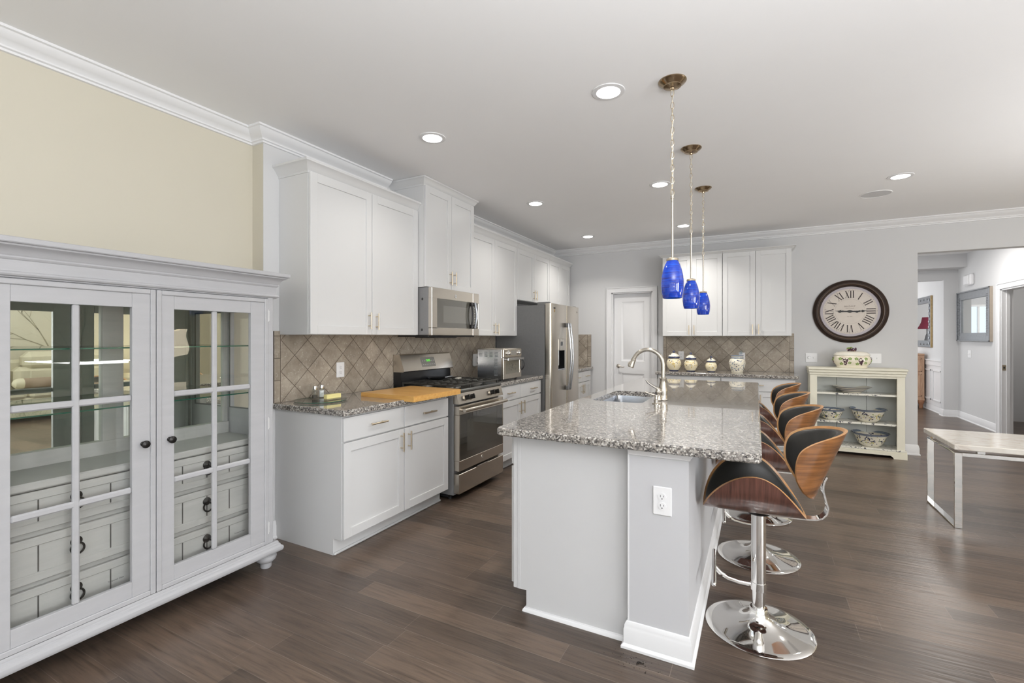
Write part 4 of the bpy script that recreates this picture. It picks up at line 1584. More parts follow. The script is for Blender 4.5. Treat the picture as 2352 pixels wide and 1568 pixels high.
hole = (5.290, 5.505, 0.965, 1.345)
o = fdoor(FY0, FM - .003, hole).build('freezer_door', steel_m, t)
mb = MB()
h0, h1, k0, k1 = hole
mb.m = 1
mb.box(-2.212, -2.205, h0, h1, k0, k1)
mb.box(-2.212, FX - .002, h0, h0 + .008, k0, k1)
mb.box(-2.212, FX - .002, h1 - .008, h1, k0, k1)
mb.m = 2
mb.box(-2.212, FX + .004, h0 - .008, h1 + .008, k0 - .006, k0 + .012, .003)
mb.m = 0
mb.box(-2.205, FX + .003, h0, h1, 1.200, k1, .006)
mb.m = 2
mb.tube([(-2.165, h0 + .07, 1.20), (-2.165, h0 + .07, 1.02)], .012, 10)
mb.m = 1
mb.box(FX + .003, FX + .0035, h0 + .07, h0 + .14, 1.26, 1.31)
mb.build('ice_dispenser', [steel_m, black_m, steelc_m], o)
o2 = fdoor(FM + .003, FY1).build('fridge_door', steel_m, t)
for par, yy in ((o, FM - .035), (o2, FM + .040)):
    mb = MB()
    zt, zb_ = 1.545, 0.70
    mb.m = 1
    mb.box(FX - .002, FX + .042, yy - .018, yy + .018, zt - .055, zt, .008)
    mb.box(FX - .002, FX + .042, yy - .018, yy + .018, zb_, zb_ + .055, .008)
    mb.m = 0
    pts = [(FX + .034 + .036 * math.sin(PI * i / 20), yy, zb_ + .005 + (zt - zb_ - .01) * i / 20) for i in range(21)]
    mb.tube(pts, .0125, 12)
    mb.build('door_handle', [steelc_m, darkgray_m], par)
emblem(o2, LW, FY1 - .055, 1.70, FX, .015)
mb = MB()
mb.box(-2.32, -2.17, FY0 + .004, FY0 + .06, FZ - .02, FZ + .018, .004)
mb.box(-2.22, -2.17, FY1 - .06, FY1 - .004, FZ - .02, FZ + .016, .004)
mb.build('hinge_cover', darkgray_m, t)
t = thing('magnet', 'tiny dark magnet with hanging charm at top of the freezer door', 'magnet', (FX + .002, FY0 + .095, 1.70))
mb = MB(LW)
for dx in (-.014, .012):
    mb.cyl((FY0 + .095 + dx, 1.712, FX), (FY0 + .095 + dx, 1.712, FX + .006), .008, n=12)
mb.build('button', black_m, t)
MB(LW).box(FY0 + .085, FY0 + .105, 1.665, 1.70, FX, FX + .004, .001).build('charm', goldframe_m, t)

# ================================================================== toaster oven
t = thing('toaster_oven', 'stainless countertop toaster oven with two round knobs beside the range', 'toaster oven', (-2.44, 4.38, .914))
TX0, TX1, TY0, TY1, TZ0, TZ1 = -2.60, -2.285, 4.178, 4.590, .932, 1.245
mb = MB()
mb.box(TX0, TX1 - .02, TY0, TY1, TZ0, TZ1 - .004, .006)
mb.build('body', steelc_m, t)
mb = MB()
for i in range(4):
    for j in range(4):
        mb.box(TX0 + .025 + j * .062, TX0 + .063 + j * .062, TY0 - .0006, TY0 + .001, 1.205 - i * .014, 1.210 - i * .014)
for i in range(14):
    mb.box(TX0 + .205, TX0 + .245, TY0 - .0006, TY0 + .001, .968 + i * .013, .9735 + i * .013)
mb.build('vent_slots', [pmat('vent_slot_shadow', (.16, .17, .18), .5)], t)
mb = MB()
mb.box(TX0, TX1 - .01, TY0 - .002, TY1 + .002, TZ1 - .012, TZ1, .006)
mb.box(TX1 - .028, TX1, TY0 - .001, TY1 + .001, 1.155, TZ1 - .004, .006)
o = mb.build('top_panel', steel_m, t)
for yy in (TY0 + .10, TY1 - .07):
    MB(LW).lathe([(0, .024), (.016, .024), (.020, .020), (.022, .004), (.027, .003), (.027, 0)], (yy, 1.198, TX1), 28).build('knob', chrome_m, o)
MB(LW).box(TY0 + .165, TY1 - .125, 1.177, 1.222, TX1 - .001, TX1 + .0015, .001).build('display', panel_m, o)
mb = MB()
mb.box(TX1 - .03, TX1 - .002, TY0, TY1, TZ0, .985, .003)
mb.box(TX1 - .03, TX1 - .002, TY0, TY1, 1.120, 1.152, .003)
mb.box(TX1 - .03, TX1 - .002, TY0, TY0 + .05, .98, 1.125, .003)
mb.box(TX1 - .03, TX1 - .002, TY1 - .045, TY1, .98, 1.125, .003)
o = mb.build('oven_door', steel_m, t)
MB().box(TX1 - .02, TX1 - .006, TY0 + .045, TY1 - .04, .98, 1.125).build('door_window', pmat('toaster_glass', (.16, .15, .12), .06, coat=.8), o)
mb = MB()
mb.cyl((TX1 - .004, TY0 + .055, 1.135), (TX1 + .028, TY0 + .055, 1.135), .006, n=10)
mb.cyl((TX1 - .004, TY1 - .02, 1.135), (TX1 + .028, TY1 - .02, 1.135), .006, n=10)
mb.box(TX1 + .022, TX1 + .034, TY0 + .04, TY1 - .005, 1.122, 1.148, .004)
mb.build('door_handle', steelc_m, o)
mb = MB(LW)
random.seed(3)
for i in range(26):
    w = random.uniform(0, 2 * PI); q = random.uniform(.2, 1)
    a = (TY0 + TY1) / 2 + .10 * q * math.cos(w); b = 1.055 + .045 * q * math.sin(w)
    mb.tube([(a, b, TX1 - .0055), (a + random.uniform(-.02, .02), b + random.uniform(-.012, .012), TX1 - .0055)], .0014, 5)
mb.build('window_decoration', slot_m, o)
mb = MB()
for x in (TX0 + .03, TX1 - .05):
    for y in (TY0 + .04, TY1 - .04):
        mb.cyl((x, y, .914), (x, y, TZ0 + .002), .014, .017, n=14)
mb.build('foot', blackp_m, t)
mb = MB()
mb.tube(arc((TX1 - .05, TY1 + .012, 1.07), .075, 80, -80, 12, 'xz'), .007, 8)
mb.build('side_handle', blackp_m, t)

# plug adaptor
t = thing('plug_adaptor', 'white plug-in outlet adaptor with two black plugs beside the toaster oven', 'adaptor', (XK + .01, 4.575, 1.10))
MB(LW).box(4.530, 4.625, 1.028, 1.172, XK + .010, XK + .045, .010).build('housing', white_m, t)
for zz in (1.135, 1.065):
    mb = MB(LW)
    mb.cyl((4.590, zz, XK + .045), (4.592, zz, XK + .075), .011, .008, n=12)
    mb.tube([(4.592, zz, XK + .075), (4.60, zz - .01, XK + .10), (4.62, zz - .05, XK + .11), (4.63, .98, XK + .09), (4.62, .922, XK + .12), (4.58, .918, XK + .16)], .0035, 6)
    mb.build('plug_and_cord', blackp_m, t)

# ================================================================== cutting board + tray
t = thing('cutting_board', 'thick maple cutting board overhanging the counter edge left of range', 'cutting board', (-2.38, 2.81, .914))
mb = MB()
bp = [(-2.135, 2.588), (-2.118, 3.150), (-2.64, 3.165), (-2.655, 2.605)]
mb.prism(bp, 'z', .9145, .945)
mb.build('board', maple_m, t)
mb = MB()
mb.prism([(-2.135, 2.588), (-2.118, 3.150), (-2.150, 3.151), (-2.167, 2.589)], 'z', .905, .9145) if False else mb.prism([(-2.1355, 2.588), (-2.1185, 3.150), (-2.2255, 3.153), (-2.2255, 2.591)], 'z', .905, .9146)
mb.build('front_lip', maple_m, t)
t = thing('glass_tray', 'round clear glass tray with green edge on the granite', 'tray', (-2.70, 2.29, .914))
MB().lathe([(0.0, .9145), (.05, .9145), (.05, .920), (0, .920)], (-2.715, 2.285, 0), 24).build('swivel_base', clear_m, t)
MB().lathe([(0, .920), (.172, .920), (.174, .9225), (.172, .925), (0, .925)], (-2.715, 2.285, 0), 64).build('disc', clear_m, t)
MB().lathe([(.1725, .9202), (.175, .9225), (.1725, .9248)], (-2.715, 2.285, 0), 64).build('green_rim', greenedge_m, t)
for (x, y, lab, fill, fm) in ((-2.775, 2.285, 'glass pepper shaker with chrome lid, left one on the glass tray', .020, pepper_m), (-2.795, 2.360, 'glass salt shaker with chrome lid, behind the butter dish', .045, salt_m)):
    t = thing('shaker', lab, 'shaker', (x, y, .925))
    MB().lathe([(.019, .926), (.021, .93), (.021, .975), (.017, .990), (.0165, .993), (.0155, .993), (.0195, .974), (.0195, .932), (.0, .929)], (x, y, 0), 10).build('jar', clear_m, t)
    MB().lathe([(0, .9295), (.0185, .9325), (.0185, .9325 + fill), (0, .9325 + fill)], (x, y, 0), 10).build('contents', fm, t)
    MB().lathe([(.0185, .990), (.0190, .992), (.0185, 1.012), (.016, 1.018), (0, 1.020)], (x, y, 0), 20).build('lid', chrome_m, t)
t = thing('butter_dish', 'clear glass butter dish with half a stick of butter', 'butter dish', (-2.655, 2.335, .925))


def cover(mb, x0, x1, y0, y1, z0, z1, e):
    vs = []
    for z, k in ((z0, 0), (z1 - .008, e), (z1, e + .010)):
        vs += [(x0 + k, y0 + k * 1.7, z), (x1 - k, y0 + k * 1.7, z), (x1 - k, y1 - k * 1.7, z), (x0 + k, y1 - k * 1.7, z)]
    fs = []
    for q in range(2):
        for i in range(4):
            fs.append((q * 4 + i, q * 4 + (i + 1) % 4, q * 4 + 4 + (i + 1) % 4, q * 4 + 4 + i))
    fs.append((8, 9, 10, 11))
    mb.add(vs, fs)


MB().box(-2.705, -2.605, 2.232, 2.442, .9255, .931, .002).build('plate', clear_m, t)
mb = MB()
cover(mb, -2.695, -2.615, 2.243, 2.432, .932, .978, .010)
mb.build('cover', clear_m, t)
MB().box(-2.675, -2.638, 2.275, 2.40, .9315, .962, .003).build('butter', butter_m, t)

# ================================================================== faucet + soap pump
FB = (-0.605, 3.46)
t = thing('kitchen_faucet', 'brushed nickel gooseneck kitchen faucet arching over the sink', 'faucet', (FB[0], FB[1], .914))
mb = MB()
mb.lathe([(.034, .9145), (.036, .918), (.034, .924), (.031, .930), (.032, .955), (.034, .975), (.033, .99), (.028, 1.01), (.0235, 1.035), (.0225, 1.06), (.026, 1.066), (.026, 1.072), (.022, 1.076), (0.0, 1.077)],
         (FB[0] + .012, FB[1], 0), 28)
mb.build('base', bnickel_m, t)
mb = MB()
cx = FB[0] + .012 - .107
pts = [(FB[0] + .012, FB[1], 1.07), (FB[0] + .012, FB[1], 1.12)] + arc((cx, FB[1], 1.165), .107, 0, 162, 22, 'xz')
mb.tube(pts, .0148, 16)
o = mb.build('spout', bnickel_m, t)
e0 = Vector(pts[-1]); dr = (e0 - Vector(pts[-2])).normalized()
mb = MB()
mb.cyl(e0 - dr * .002, e0 + dr * .010, .0185, n=20)
mb.cyl(e0 + dr * .010, e0 + dr * .052, .0155, .0225, n=20)
mb.cyl(e0 + dr * .052, e0 + dr * .060, .0225, .0215, n=20)
mb.tube([e0 + dr * .012 + Vector((-.018, 0, 0)), e0 + dr * .03 + Vector((-.026, 0, .002)), e0 + dr * .045 + Vector((-.025, 0, 0))], [.004, .005, .003], 8)
mb.build('spray_head', bnickel_m, o)
mb = MB()
hxx, hy = FB[0] - .012, FB[1] - .048
mb.lathe([(.022, .9145), (.024, .92), (.020, .93), (.020, .965), (.023, .970), (.023, .976), (.018, .982), (.017, .995), (.010, 1.004), (0, 1.006)], (hxx, hy, 0), 24)
mb.tube([(hxx, hy, .996), (hxx - .02, hy - .004, 1.008), (hxx - .045, hy - .008, 1.022), (hxx - .07, hy - .012, 1.040), (hxx - .082, hy - .014, 1.058)], [.011, .010, .0085, .0075, .006], 10)
mb.build('lever_handle', bnickel_m, t)
t = thing('soap_dispenser', 'small brushed nickel soap pump in front of the faucet', 'soap dispenser', (-0.600, 3.235, .914))
mb = MB()
mb.lathe([(.026, .9145), (.026, .918), (.014, .922), (.014, .935), (.016, .937), (.016, .942), (.010, .946), (.009, .965), (.014, .968), (.014, .974), (0, .976)], (-0.600, 3.235, 0), 20)
mb.build('pump', bnickel_m, t)
MB().tube([(-0.605, 3.235, .970), (-0.64, 3.233, .980), (-0.672, 3.232, .991)], [.007, .0055, .005], 8).build('nozzle', bnickel_m, t)


# ================================================================== bar stools
def smooth_outline(P, n):
    """Catmull-Rom through outline points (length, half width)"""
    out = []
    k = len(P)
    for i in range(n + 1):
        f = (k - 1) * i / n
        a = min(int(f), k - 2)
        t = f - a
        p0, p1, p2, p3 = P[max(a - 1, 0)], P[a], P[a + 1], P[min(a + 2, k - 1)]
        out.append(tuple(.5 * (2 * p1[c] + (p2[c] - p0[c]) * t + (2 * p0[c] - 5 * p1[c] + 4 * p2[c] - p3[c]) * t * t +
                               (3 * p1[c] - p0[c] - 3 * p2[c] + p3[c]) * t ** 3) for c in (0, 1)))
    return out


def leaf_sheet(nx, nt, P, Rr, shrink):
    """grid of (length, t, roll angle) of a leaf-shaped sheet rolled about its long axis"""
    mid = (P[0][0] + P[-1][0]) / 2
    half = abs(P[-1][0] - P[0][0]) / 2
    g_ = []
    for (l, w) in smooth_outline(P, nx):
        l = mid + (l - mid) * (half - shrink) / half
        w = max(w - shrink, 0.002)
        g_.append([(l, -1 + 2 * j / nt, (-1 + 2 * j / nt) * w / Rr) for j in range(nt + 1)])
    return g_


def seat_parts(fn, P, Rr, th, cth):
    """fn(l, lateral, depth) -> local point; depth grows toward the sitter"""
    nx, nt = 48, 26
    shell = MB()
    G = leaf_sheet(nx, nt, P, Rr, 0)
    out_, in_ = [], []
    for row in G:
        for (l, tt, a) in row:
            out_.append(fn(l, Rr * math.sin(a), Rr * (1 - math.cos(a)), a))
            r2 = Rr - th
            in_.append(fn(l, r2 * math.sin(a), Rr - r2 * math.cos(a), a))
    k = nt + 1
    fo = []
    for i in range(nx):
        for j in range(nt):
            fo.append((i * k + j, i * k + j + 1, (i + 1) * k + j + 1, (i + 1) * k + j))
    shell.m = 0
    shell.add(out_, fo, True)
    shell.m = 1
    shell.add(in_, [f[::-1] for f in fo], True)
    # edge band
    loop = [j for j in range(k)] + [i * k + nt for i in range(1, nx + 1)] + [nx * k + j for j in range(nt - 1, -1, -1)] + [i * k for i in range(nx - 1, 0, -1)]
    n_ = len(loop)
    vs = [out_[i] for i in loop] + [in_[i] for i in loop]
    shell.add(vs, [(i, (i + 1) % n_, n_ + (i + 1) % n_, n_ + i) for i in range(n_)], True)
    cush = MB()
    G = leaf_sheet(nx, nt, P, Rr, 0.010)
    lo, hi = [], []
    for i, row in enumerate(G):
        for j, (l, tt, a) in enumerate(row):
            s2 = -1 + 2 * i / nx
            prof = (1 - tt ** 8) ** .5 * (1 - abs(s2) ** 10) ** .5
            r1 = Rr - th + .001
            r2 = Rr - th - .002 - cth * prof
            lo.append(fn(l, r1 * math.sin(a), Rr - r1 * math.cos(a), a))
            hi.append(fn(l, r2 * math.sin(a), Rr - r2 * math.cos(a), a))
    cush.add(lo, [f[::-1] for f in fo], True)
    cush.add(hi, fo, True)
    vs = [lo[i] for i in loop] + [hi[i] for i in loop]
    cush.add(vs, [(i, (i + 1) % n_, n_ + (i + 1) % n_, n_ + i) for i in range(n_)], True)
    return shell, cush


def make_stool(label, loc, group):
    t = thing('bar_stool', label, 'bar stool', loc, group, R(4))
    mb = MB()
    mb.lathe([(0, .002), (.215, .0), (.228, .001), (.230, .004), (.226, .007), (.20, .011), (.15, .018), (.10, .029), (.066, .043), (.046, .060), (.038, .074), (.036, .085), (.0, .086)], n=72)
    mb.build('base', chrome_m, t, local=True)
    mb = MB()
    mb.lathe([(0.038, .080), (.039, .092), (.036, .097), (.0275, .098), (.0275, .180), (.031, .180), (.031, .545), (0, .545)], n=32)
    mb.build('column', chrome_m, t, local=True)
    mb = MB()
    mb.tube([(-.028, 0, .196), (-.08, 0, .197), (-.13, 0, .206), (-.165, 0, .224), (-.188, 0, .248)], .0095, 10)
    pts = [(-.192, -.18 + .36 * i / 10, .250) for i in range(11)]
    mb.tube(pts, .0105, 12)
    mb.ico((-.192, -.18, .250), .0105, 2)
    mb.ico((-.192, .18, .250), .0105, 2)
    mb.cyl((0, 0, .178), (0, 0, .215), .0335, n=28)
    mb.build('footrest', chrome_m, t, local=True)
    mb = MB()
    mb.lathe([(0, .536), (.048, .538), (.050, .546), (0, .548)], n=28)
    mb.tube([(-.04, .0, .541), (-.10, .01, .539), (-.15, .015, .537)], [.005, .0045, .006], 8)
    mb.build('seat_mount', iron_black, t, local=True)

    def fseat(l, lat, dep, a):
        return (l, lat, .546 + dep + .004 * (abs((l + .02) / .2) ** 2))
    SP = [(-.241, .04), (-.236, .115), (-.222, .185), (-.200, .240), (-.170, .283), (-.140, .312), (-.100, .338), (-.05, .353), (0, .350), (.05, .322),
          (.09, .280), (.12, .237), (.145, .190), (.165, .140), (.180, .085), (.187, .025)]
    sh, cu = seat_parts(fseat, SP, .24, .012, .026)
    sh.build('seat_shell', [walnut_m, plyedge_m], t, local=True, ang=60)
    cu.build('seat_cushion', leather_m, t, local=True, ang=60)

    def fback(l, lat, dep, a):
        # l = height along the back, leaning slightly backwards
        z = l
        x = .220 + (z - .645) * .40
        return (x - dep, lat, z)
    BPT = [(.645, .02), (.660, .100), (.678, .148), (.70, .187), (.725, .217), (.755, .246), (.79, .266), (.825, .279), (.86, .285), (.885, .280), (.905, .262), (.922, .232),
           (.936, .187), (.946, .135), (.953, .075), (.956, .02)]
    sh, cu = seat_parts(fback, BPT, .20, .012, .022)
    sh.build('backrest_shell', [walnutb_m, plyedge_m], t, local=True, ang=60)
    cu.build('backrest_cushion', leather_m, t, local=True, ang=60)
    mb = MB()
    path = [(.05, .541), (.18, .543), (.225, .546), (.250, .556), (.266, .576), (.272, .604), (.262, .640), (.254, .675), (.253, .700), (.258, .722), (.267, .742)]
    w = .024
    vs = []
    for i, (x, z) in enumerate(path):
        a = path[max(i - 1, 0)]; b = path[min(i + 1, len(path) - 1)]
        d = Vector((b[0] - a[0], b[1] - a[1])).normalized()
        nx_, nz_ = d.y, -d.x
        for (s, q) in ((-1, -1), (1, -1), (1, 1), (-1, 1)):
            vs.append((x + nx_ * .0035 * q, s * w, z + nz_ * .0035 * q))
    fs = []
    for i in range(len(path) - 1):
        for j in range(4):
            fs.append((i * 4 + j, i * 4 + (j + 1) % 4, i * 4 + 4 + (j + 1) % 4, i * 4 + 4 + j))
    fs += [(0, 1, 2, 3), tuple(range(len(path) * 4 - 4, len(path) * 4))]
    mb.add(vs, fs)
    mb.build('back_bracket', chrome_m, t, local=True)
    mb = MB()
    for z in (.70, .90):
        x = .220 + (z - .645) * .40
        mb.cyl((x - .002, 0, z), (x + .004, 0, z - .0015), .007, n=12)
    mb.build('bolt', iron_black, t, local=True)
    return t


st = make_stool('bentwood bar stool with black leather, nearest the camera at the island', (0.008, 2.48, 0), 'bar stools along the island')
dup(st, (0.006, 3.285, 0), 'bentwood bar stool with black leather, second from the camera at the island')
dup(st, (0.006, 4.06, 0), 'bentwood bar stool with black leather, third from the camera at the island')
dup(st, (0.006, 4.84, 0), 'bentwood bar stool with black leather, farthest at the island, before the back cabinets')


# ================================================================== ceiling lights
def downlight(label, x, y, watts=10, first=[None]):
    if first[0] is not None:
        o = dup(first[0], (x, y, CZ), label)
    else:
        t = thing('recessed_light', label, 'ceiling light', (x, y, CZ), 'recessed ceiling lights')
        MB().lathe([(.064, -.0005), (.066, -.006), (.090, -.004), (.092, -.0002), (.092, 0)], n=48).build('trim_ring', trim_m, t, local=True)
        MB().lathe([(0, -.010), (.045, -.0085), (.0655, -.0055), (.0655, -.001), (0, -.001)], n=40).build('lens', glow_m, t, local=True)
        first[0] = t
    d = bpy.data.lights.new('recessed_light_beam', 'AREA')
    d.shape = 'DISK'
    d.size = .12
    d.energy = watts
    d.color = (1.0, .96, .90)
    d.spread = R(125)
    l = bpy.data.objects.new('recessed_light_beam', d)
    l.location = (x, y, CZ - .0115)
    COL.objects.link(l)


downlight('round recessed ceiling light nearest the first pendant, largest in view', -0.738, 2.575)
downlight('round recessed ceiling light above the near left wall cabinet', -1.985, 2.605, 3.5)
downlight('round recessed ceiling light level with the microwave cabinet', -2.015, 4.37, 5.5)
downlight('round recessed ceiling light above the refrigerator, farthest left', -2.04, 6.13, 10)
downlight('round recessed ceiling light just left of the nearest pendant chain', -0.772, 4.345)
downlight('round recessed ceiling light close to the back wall behind the pendants', -0.80, 6.085, 15)
downlight('round recessed ceiling light at right, above the clock and ceiling speaker', 1.09, 5.08)
for lx, ly, nm in ((3.9, 1.2, 'near the side windows'), (3.9, 3.2, 'in front of the reclining sofa'), (3.9, 5.2, 'beside the wavy paper lamp')):  # unseen fixtures added to light up the living room
    downlight('added unseen recessed light brightening the living room ' + nm, lx, ly)
t = thing('ceiling_speaker', 'flat round gray speaker grille in the ceiling at right', 'speaker', (1.015, 5.605, CZ))
MB().lathe([(.118, -.0006), (.120, -.004), (.128, -.003), (.129, 0)], n=48).build('rim', ceil_m, t, local=True)
MB().lathe([(0, -.002), (.119, -.002), (.119, 0), (0, 0)], n=48).build('grille', speaker_m, t, local=True)


# pendants
def pendant(label, x, y, first=[None]):
    if first[0] is not None:
        return dup(first[0], (x, y, CZ), label)
    t = thing('pendant_light', label, 'pendant light', (x, y, CZ), 'blue glass pendants over the island')
    MB().lathe([(0.073, 0), (.073, -.004), (.066, -.012), (.050, -.022), (.046, -.026), (.046, -.030), (.030, -.036), (.012, -.038), (.010, -.046), (0, -.047)], n=40).build('canopy', bronze_m, t, local=True)
    mb = MB()
    z = -.045
    i = 0
    while z > -.620:
        ln = .040
        pts = []
        for k in range(14):
            a = 2 * PI * k / 14
            u_ = .0085 * math.cos(a)
            w_ = (ln / 2) * math.sin(a)
            pts.append((u_, 0, z - ln / 2 + w_) if i % 2 == 0 else (0, u_, z - ln / 2 + w_))
        mb.tube(pts, .0018, 6, closed=True)
        z -= .0335
        i += 1
    mb.build('chain', nickel_m, t, local=True)
    pts = [(.004 * math.sin(k * 1.3), .004 * math.cos(k * 1.3), -.04 - k * .0297) for k in range(21)]
    MB().tube(pts, .0022, 6).build('cord', pmat('silver_cord', (.6, .57, .5), .4), t, local=True)
    mb = MB()
    mb.cyl((0, 0, -.625), (0, 0, -.955), .0062, n=14)
    mb.cyl((0, 0, -.618), (0, 0, -.632), .009, n=14)
    mb.build('rod', bnickel_m, t, local=True)
    mb = MB()
    mb.lathe([(0, -.950), (.014, -.950), (.030, -.956), (.032, -.966), (.029, -.970), (0, -.970)], n=32)
    mb.build('socket_cap', nickel_m, t, local=True)
    mb = MB()
    pr_ = [(.029, -.966), (.038, -.985), (.048, -1.015), (.056, -1.050), (.0595, -1.085), (.0585, -1.115), (.055, -1.145), (.049, -1.168)]
    mb.lathe(pr_ + [(r_ - .004, z_) for r_, z_ in pr_[::-1]], n=48)
    mb.build('glass_shade', cobalt_m, t, local=True)
    mb = MB()
    mb.lathe([(0, -1.10), (.018, -1.10), (.025, -1.08), (.028, -1.05), (.02, -1.01), (.014, -.98), (0, -.975)], n=20)
    mb.build('bulb', white_m, t, local=True)
    first[0] = t
    return t


pendant('cobalt blue glass pendant on a chain, nearest and largest of the three', -0.402, 2.629)
pendant('cobalt blue glass pendant on a chain, middle one of three', -0.424, 3.627)
pendant('cobalt blue glass pendant on a chain, farthest and lowest in view', -0.437, 4.642)

# ================================================================== jars on back counter


def jar(label, x, y, s, lid=True, mat=None, squat=1.0):
    t = thing('lidded_jar' if lid else 'leaf_jar', label, 'jar', (x, y, .914))
    z0 = .9145
    P = lambda L_: [(r_ * s, z0 + z_ * s) for r_, z_ in L_]
    mb = MB()
    if lid:
        mb.lathe(P([(0, 0), (.055, 0), (.060, .006), (.058, .014)]), (x, y, 0), 40)
        mb.build('foot_band', navy_m, t)
        mb = MB()
        mb.lathe(P([(.058, .012), (.066, .025), (.083, .055), (.090, .085), (.087, .115), (.074, .140), (.062, .152), (.060, .160), (0, .160)]), (x, y, 0), 48)
        mb.build('body', mat or jar_m, t)
        o = MB().lathe(P([(.060, .156), (.070, .160), (.072, .168), (.070, .178), (.066, .182)]), (x, y, 0), 40).build('collar', navy_m, t)
        o = MB().lathe(P([(.069, .182), (.067, .186), (.060, .195), (.045, .208), (.028, .218), (.016, .224), (0, .226)]), (x, y, 0), 40).build('lid', bowl_m, t)
        MB().lathe(P([(0, .222), (.010, .223), (.012, .230), (.018, .238), (.017, .248), (.010, .254), (0, .255)]), (x, y, 0), 24).build('lid_knob', navy_m, o)
    else:
        mb.lathe(P([(0, 0), (.066, 0), (.070, .006), (.082, .05), (.096, .10), (.099, .13), (.094, .155), (.080, .175), (.070, .182), (0, .182)]), (x, y, 0), 48)
        mb.build('body', mat, t)
        MB().lathe(P([(.068, .180), (.074, .186), (.074, .194), (.069, .197)]), (x, y, 0), 40).build('neck_band', blueg_m, t)
        MB().lathe(P([(.069, .196), (.069, .206), (.071, .212), (.0, .212)]), (x, y, 0), 40).build('neck', ceramicw_m, t)
        MB().lathe(P([(.070, .210), (.076, .213), (.077, .220), (.070, .224), (.0, .224)]), (x, y, 0), 40).build('rim_band', blueg_m, t)
    return t


jar('largest painted lidded jar with navy collar, beside the back outlet', -0.990, 6.60, 1.06)
jar('medium painted lidded jar with navy collar, second from left', -0.775, 6.60, 0.97)
jar('smallest painted lidded jar with navy collar, third from left', -0.525, 6.60, 0.80)
jar('open cream jar painted with blue leaves, rightmost on the counter', -0.220, 6.60, 0.99, False, leafjar_m)


def painted_leaves(parent, cx, cy, cz, prof, n, mats, seed, size, a0, a1, zr):
    """raised brush-stroke leaves lying on a lathed body: prof(z)->radius"""
    random.seed(seed)
    mb = MB()
    for i in range(n):
        th = R(random.uniform(a0, a1))
        z = random.uniform(*zr)
        tilt = random.uniform(-1.2, 1.2)
        L_ = size * random.uniform(.7, 1.2)
        wd = L_ * .34
        mb.m = random.randrange(len(mats))
        pts = []
        for k in range(9):
            q = -1 + 2 * k / 8
            pts.append((q * L_, wd * (1 - q * q)))
        poly = pts + [(p, -w) for p, w in pts[::-1][1:-1]]
        vs = []
        for p, w in poly:
            du = p * math.cos(tilt) - w * math.sin(tilt)
            dz = p * math.sin(tilt) + w * math.cos(tilt)
            r_ = prof(z + dz) + .0008
            a = th + du / r_
            vs.append((cx + r_ * math.cos(a), cy + r_ * math.sin(a), cz + z + dz))
        mb.add(vs, [tuple(range(len(vs)))])
    return mb.build('painted_leaves', mats, parent)


def interp(P):
    def f(z):
        for (r0, z0), (r1, z1) in zip(P, P[1:]):
            if z0 <= z <= z1 and z1 > z0:
                return r0 + (r1 - r0) * (z - z0) / (z1 - z0)
        return P[-1][0] if z > P[-1][1] else P[0][0]
    return f


# painted strokes on the jars
for nm, lab in list((o.name, o.get('label', '')) for o in COL.objects if o.name.startswith(('lidded_jar', 'leaf_jar')) and o.parent is None):
    o = bpy.data.objects[nm]
    if nm.startswith('leaf'):
        f = interp([(r_ * .99, z_ * .99) for r_, z_ in [(.066, 0), (.070, .006), (.082, .05), (.096, .10), (.099, .13), (.094, .155), (.080, .175)]])
        painted_leaves(o, o.location.x, o.location.y, .9145, f, 46, [navy_m, blueg_m], 4, .013, 180, 350, (.02, .16))
    else:
        s = {0: 1.06, 1: .97, 2: .80}[['lidded_jar', 'lidded_jar.001', 'lidded_jar.002'].index(nm)]
        f = interp([(r_ * s, z_ * s) for r_, z_ in [(.058, .012), (.066, .025), (.083, .055), (.090, .085), (.087, .115), (.074, .140)]])
        painted_leaves(o, o.location.x, o.location.y, .9145, f, 26, [navy_m, yelg_m], 9 + int(s * 100), .0105 * s, 180, 350, (.06 * s, .13 * s))

# ================================================================== wall clock
t = thing('wall_clock', 'large round wall clock with roman numerals and dark brown rim', 'clock', (1.005, YB, 1.678))
CX, CZc = 1.005, 1.678
mb = MB()
mb.lathe([(.303, 0), (.378, 0), (.380, -.012), (.372, -.030), (.350, -.046), (.330, -.044), (.322, -.036), (.312, -.034), (.306, -.024), (.303, -.016)], (CX, YB, CZc), 96, axis='y')
mb.build('rim', clockrim_m, t)
mb = MB()
mb.lathe([(.379, -.010), (.383, -.012), (.379, -.018)], (CX, YB, CZc), 96, axis='y')
mb.lathe([(.326, -.0405), (.330, -.0465), (.335, -.046)], (CX, YB, CZc), 96, axis='y')
mb.build('rim_edging', clockgold_m, t)
mb = MB()
mb.lathe([(0, -.012), (.275, -.012)], (CX, YB, CZc), 80, axis='y', cap=False)
mb.m = 1
mb.lathe([(.275, -.012), (.306, -.012)], (CX, YB, CZc), 80, axis='y')
o = mb.build('dial', [clockface_m, clockedge_m], t)
mb = MB(BW)
fc = -YB + .0125


def stroke(mb, M2, x0, y0, x1, y1, w):
    d = Vector((x1 - x0, y1 - y0)).normalized()
    nx_, ny_ = -d.y * w / 2, d.x * w / 2
    P_ = [(x0 + nx_, y0 + ny_), (x1 + nx_, y1 + ny_), (x1 - nx_, y1 - ny_), (x0 - nx_, y0 - ny_)]
    vs = []
    for (p, q) in P_:
        v = M2 @ Vector((p, q))
        vs.append((v.x, v.y, fc + .0006))
    mb.add(vs, [(0, 1, 2, 3)])


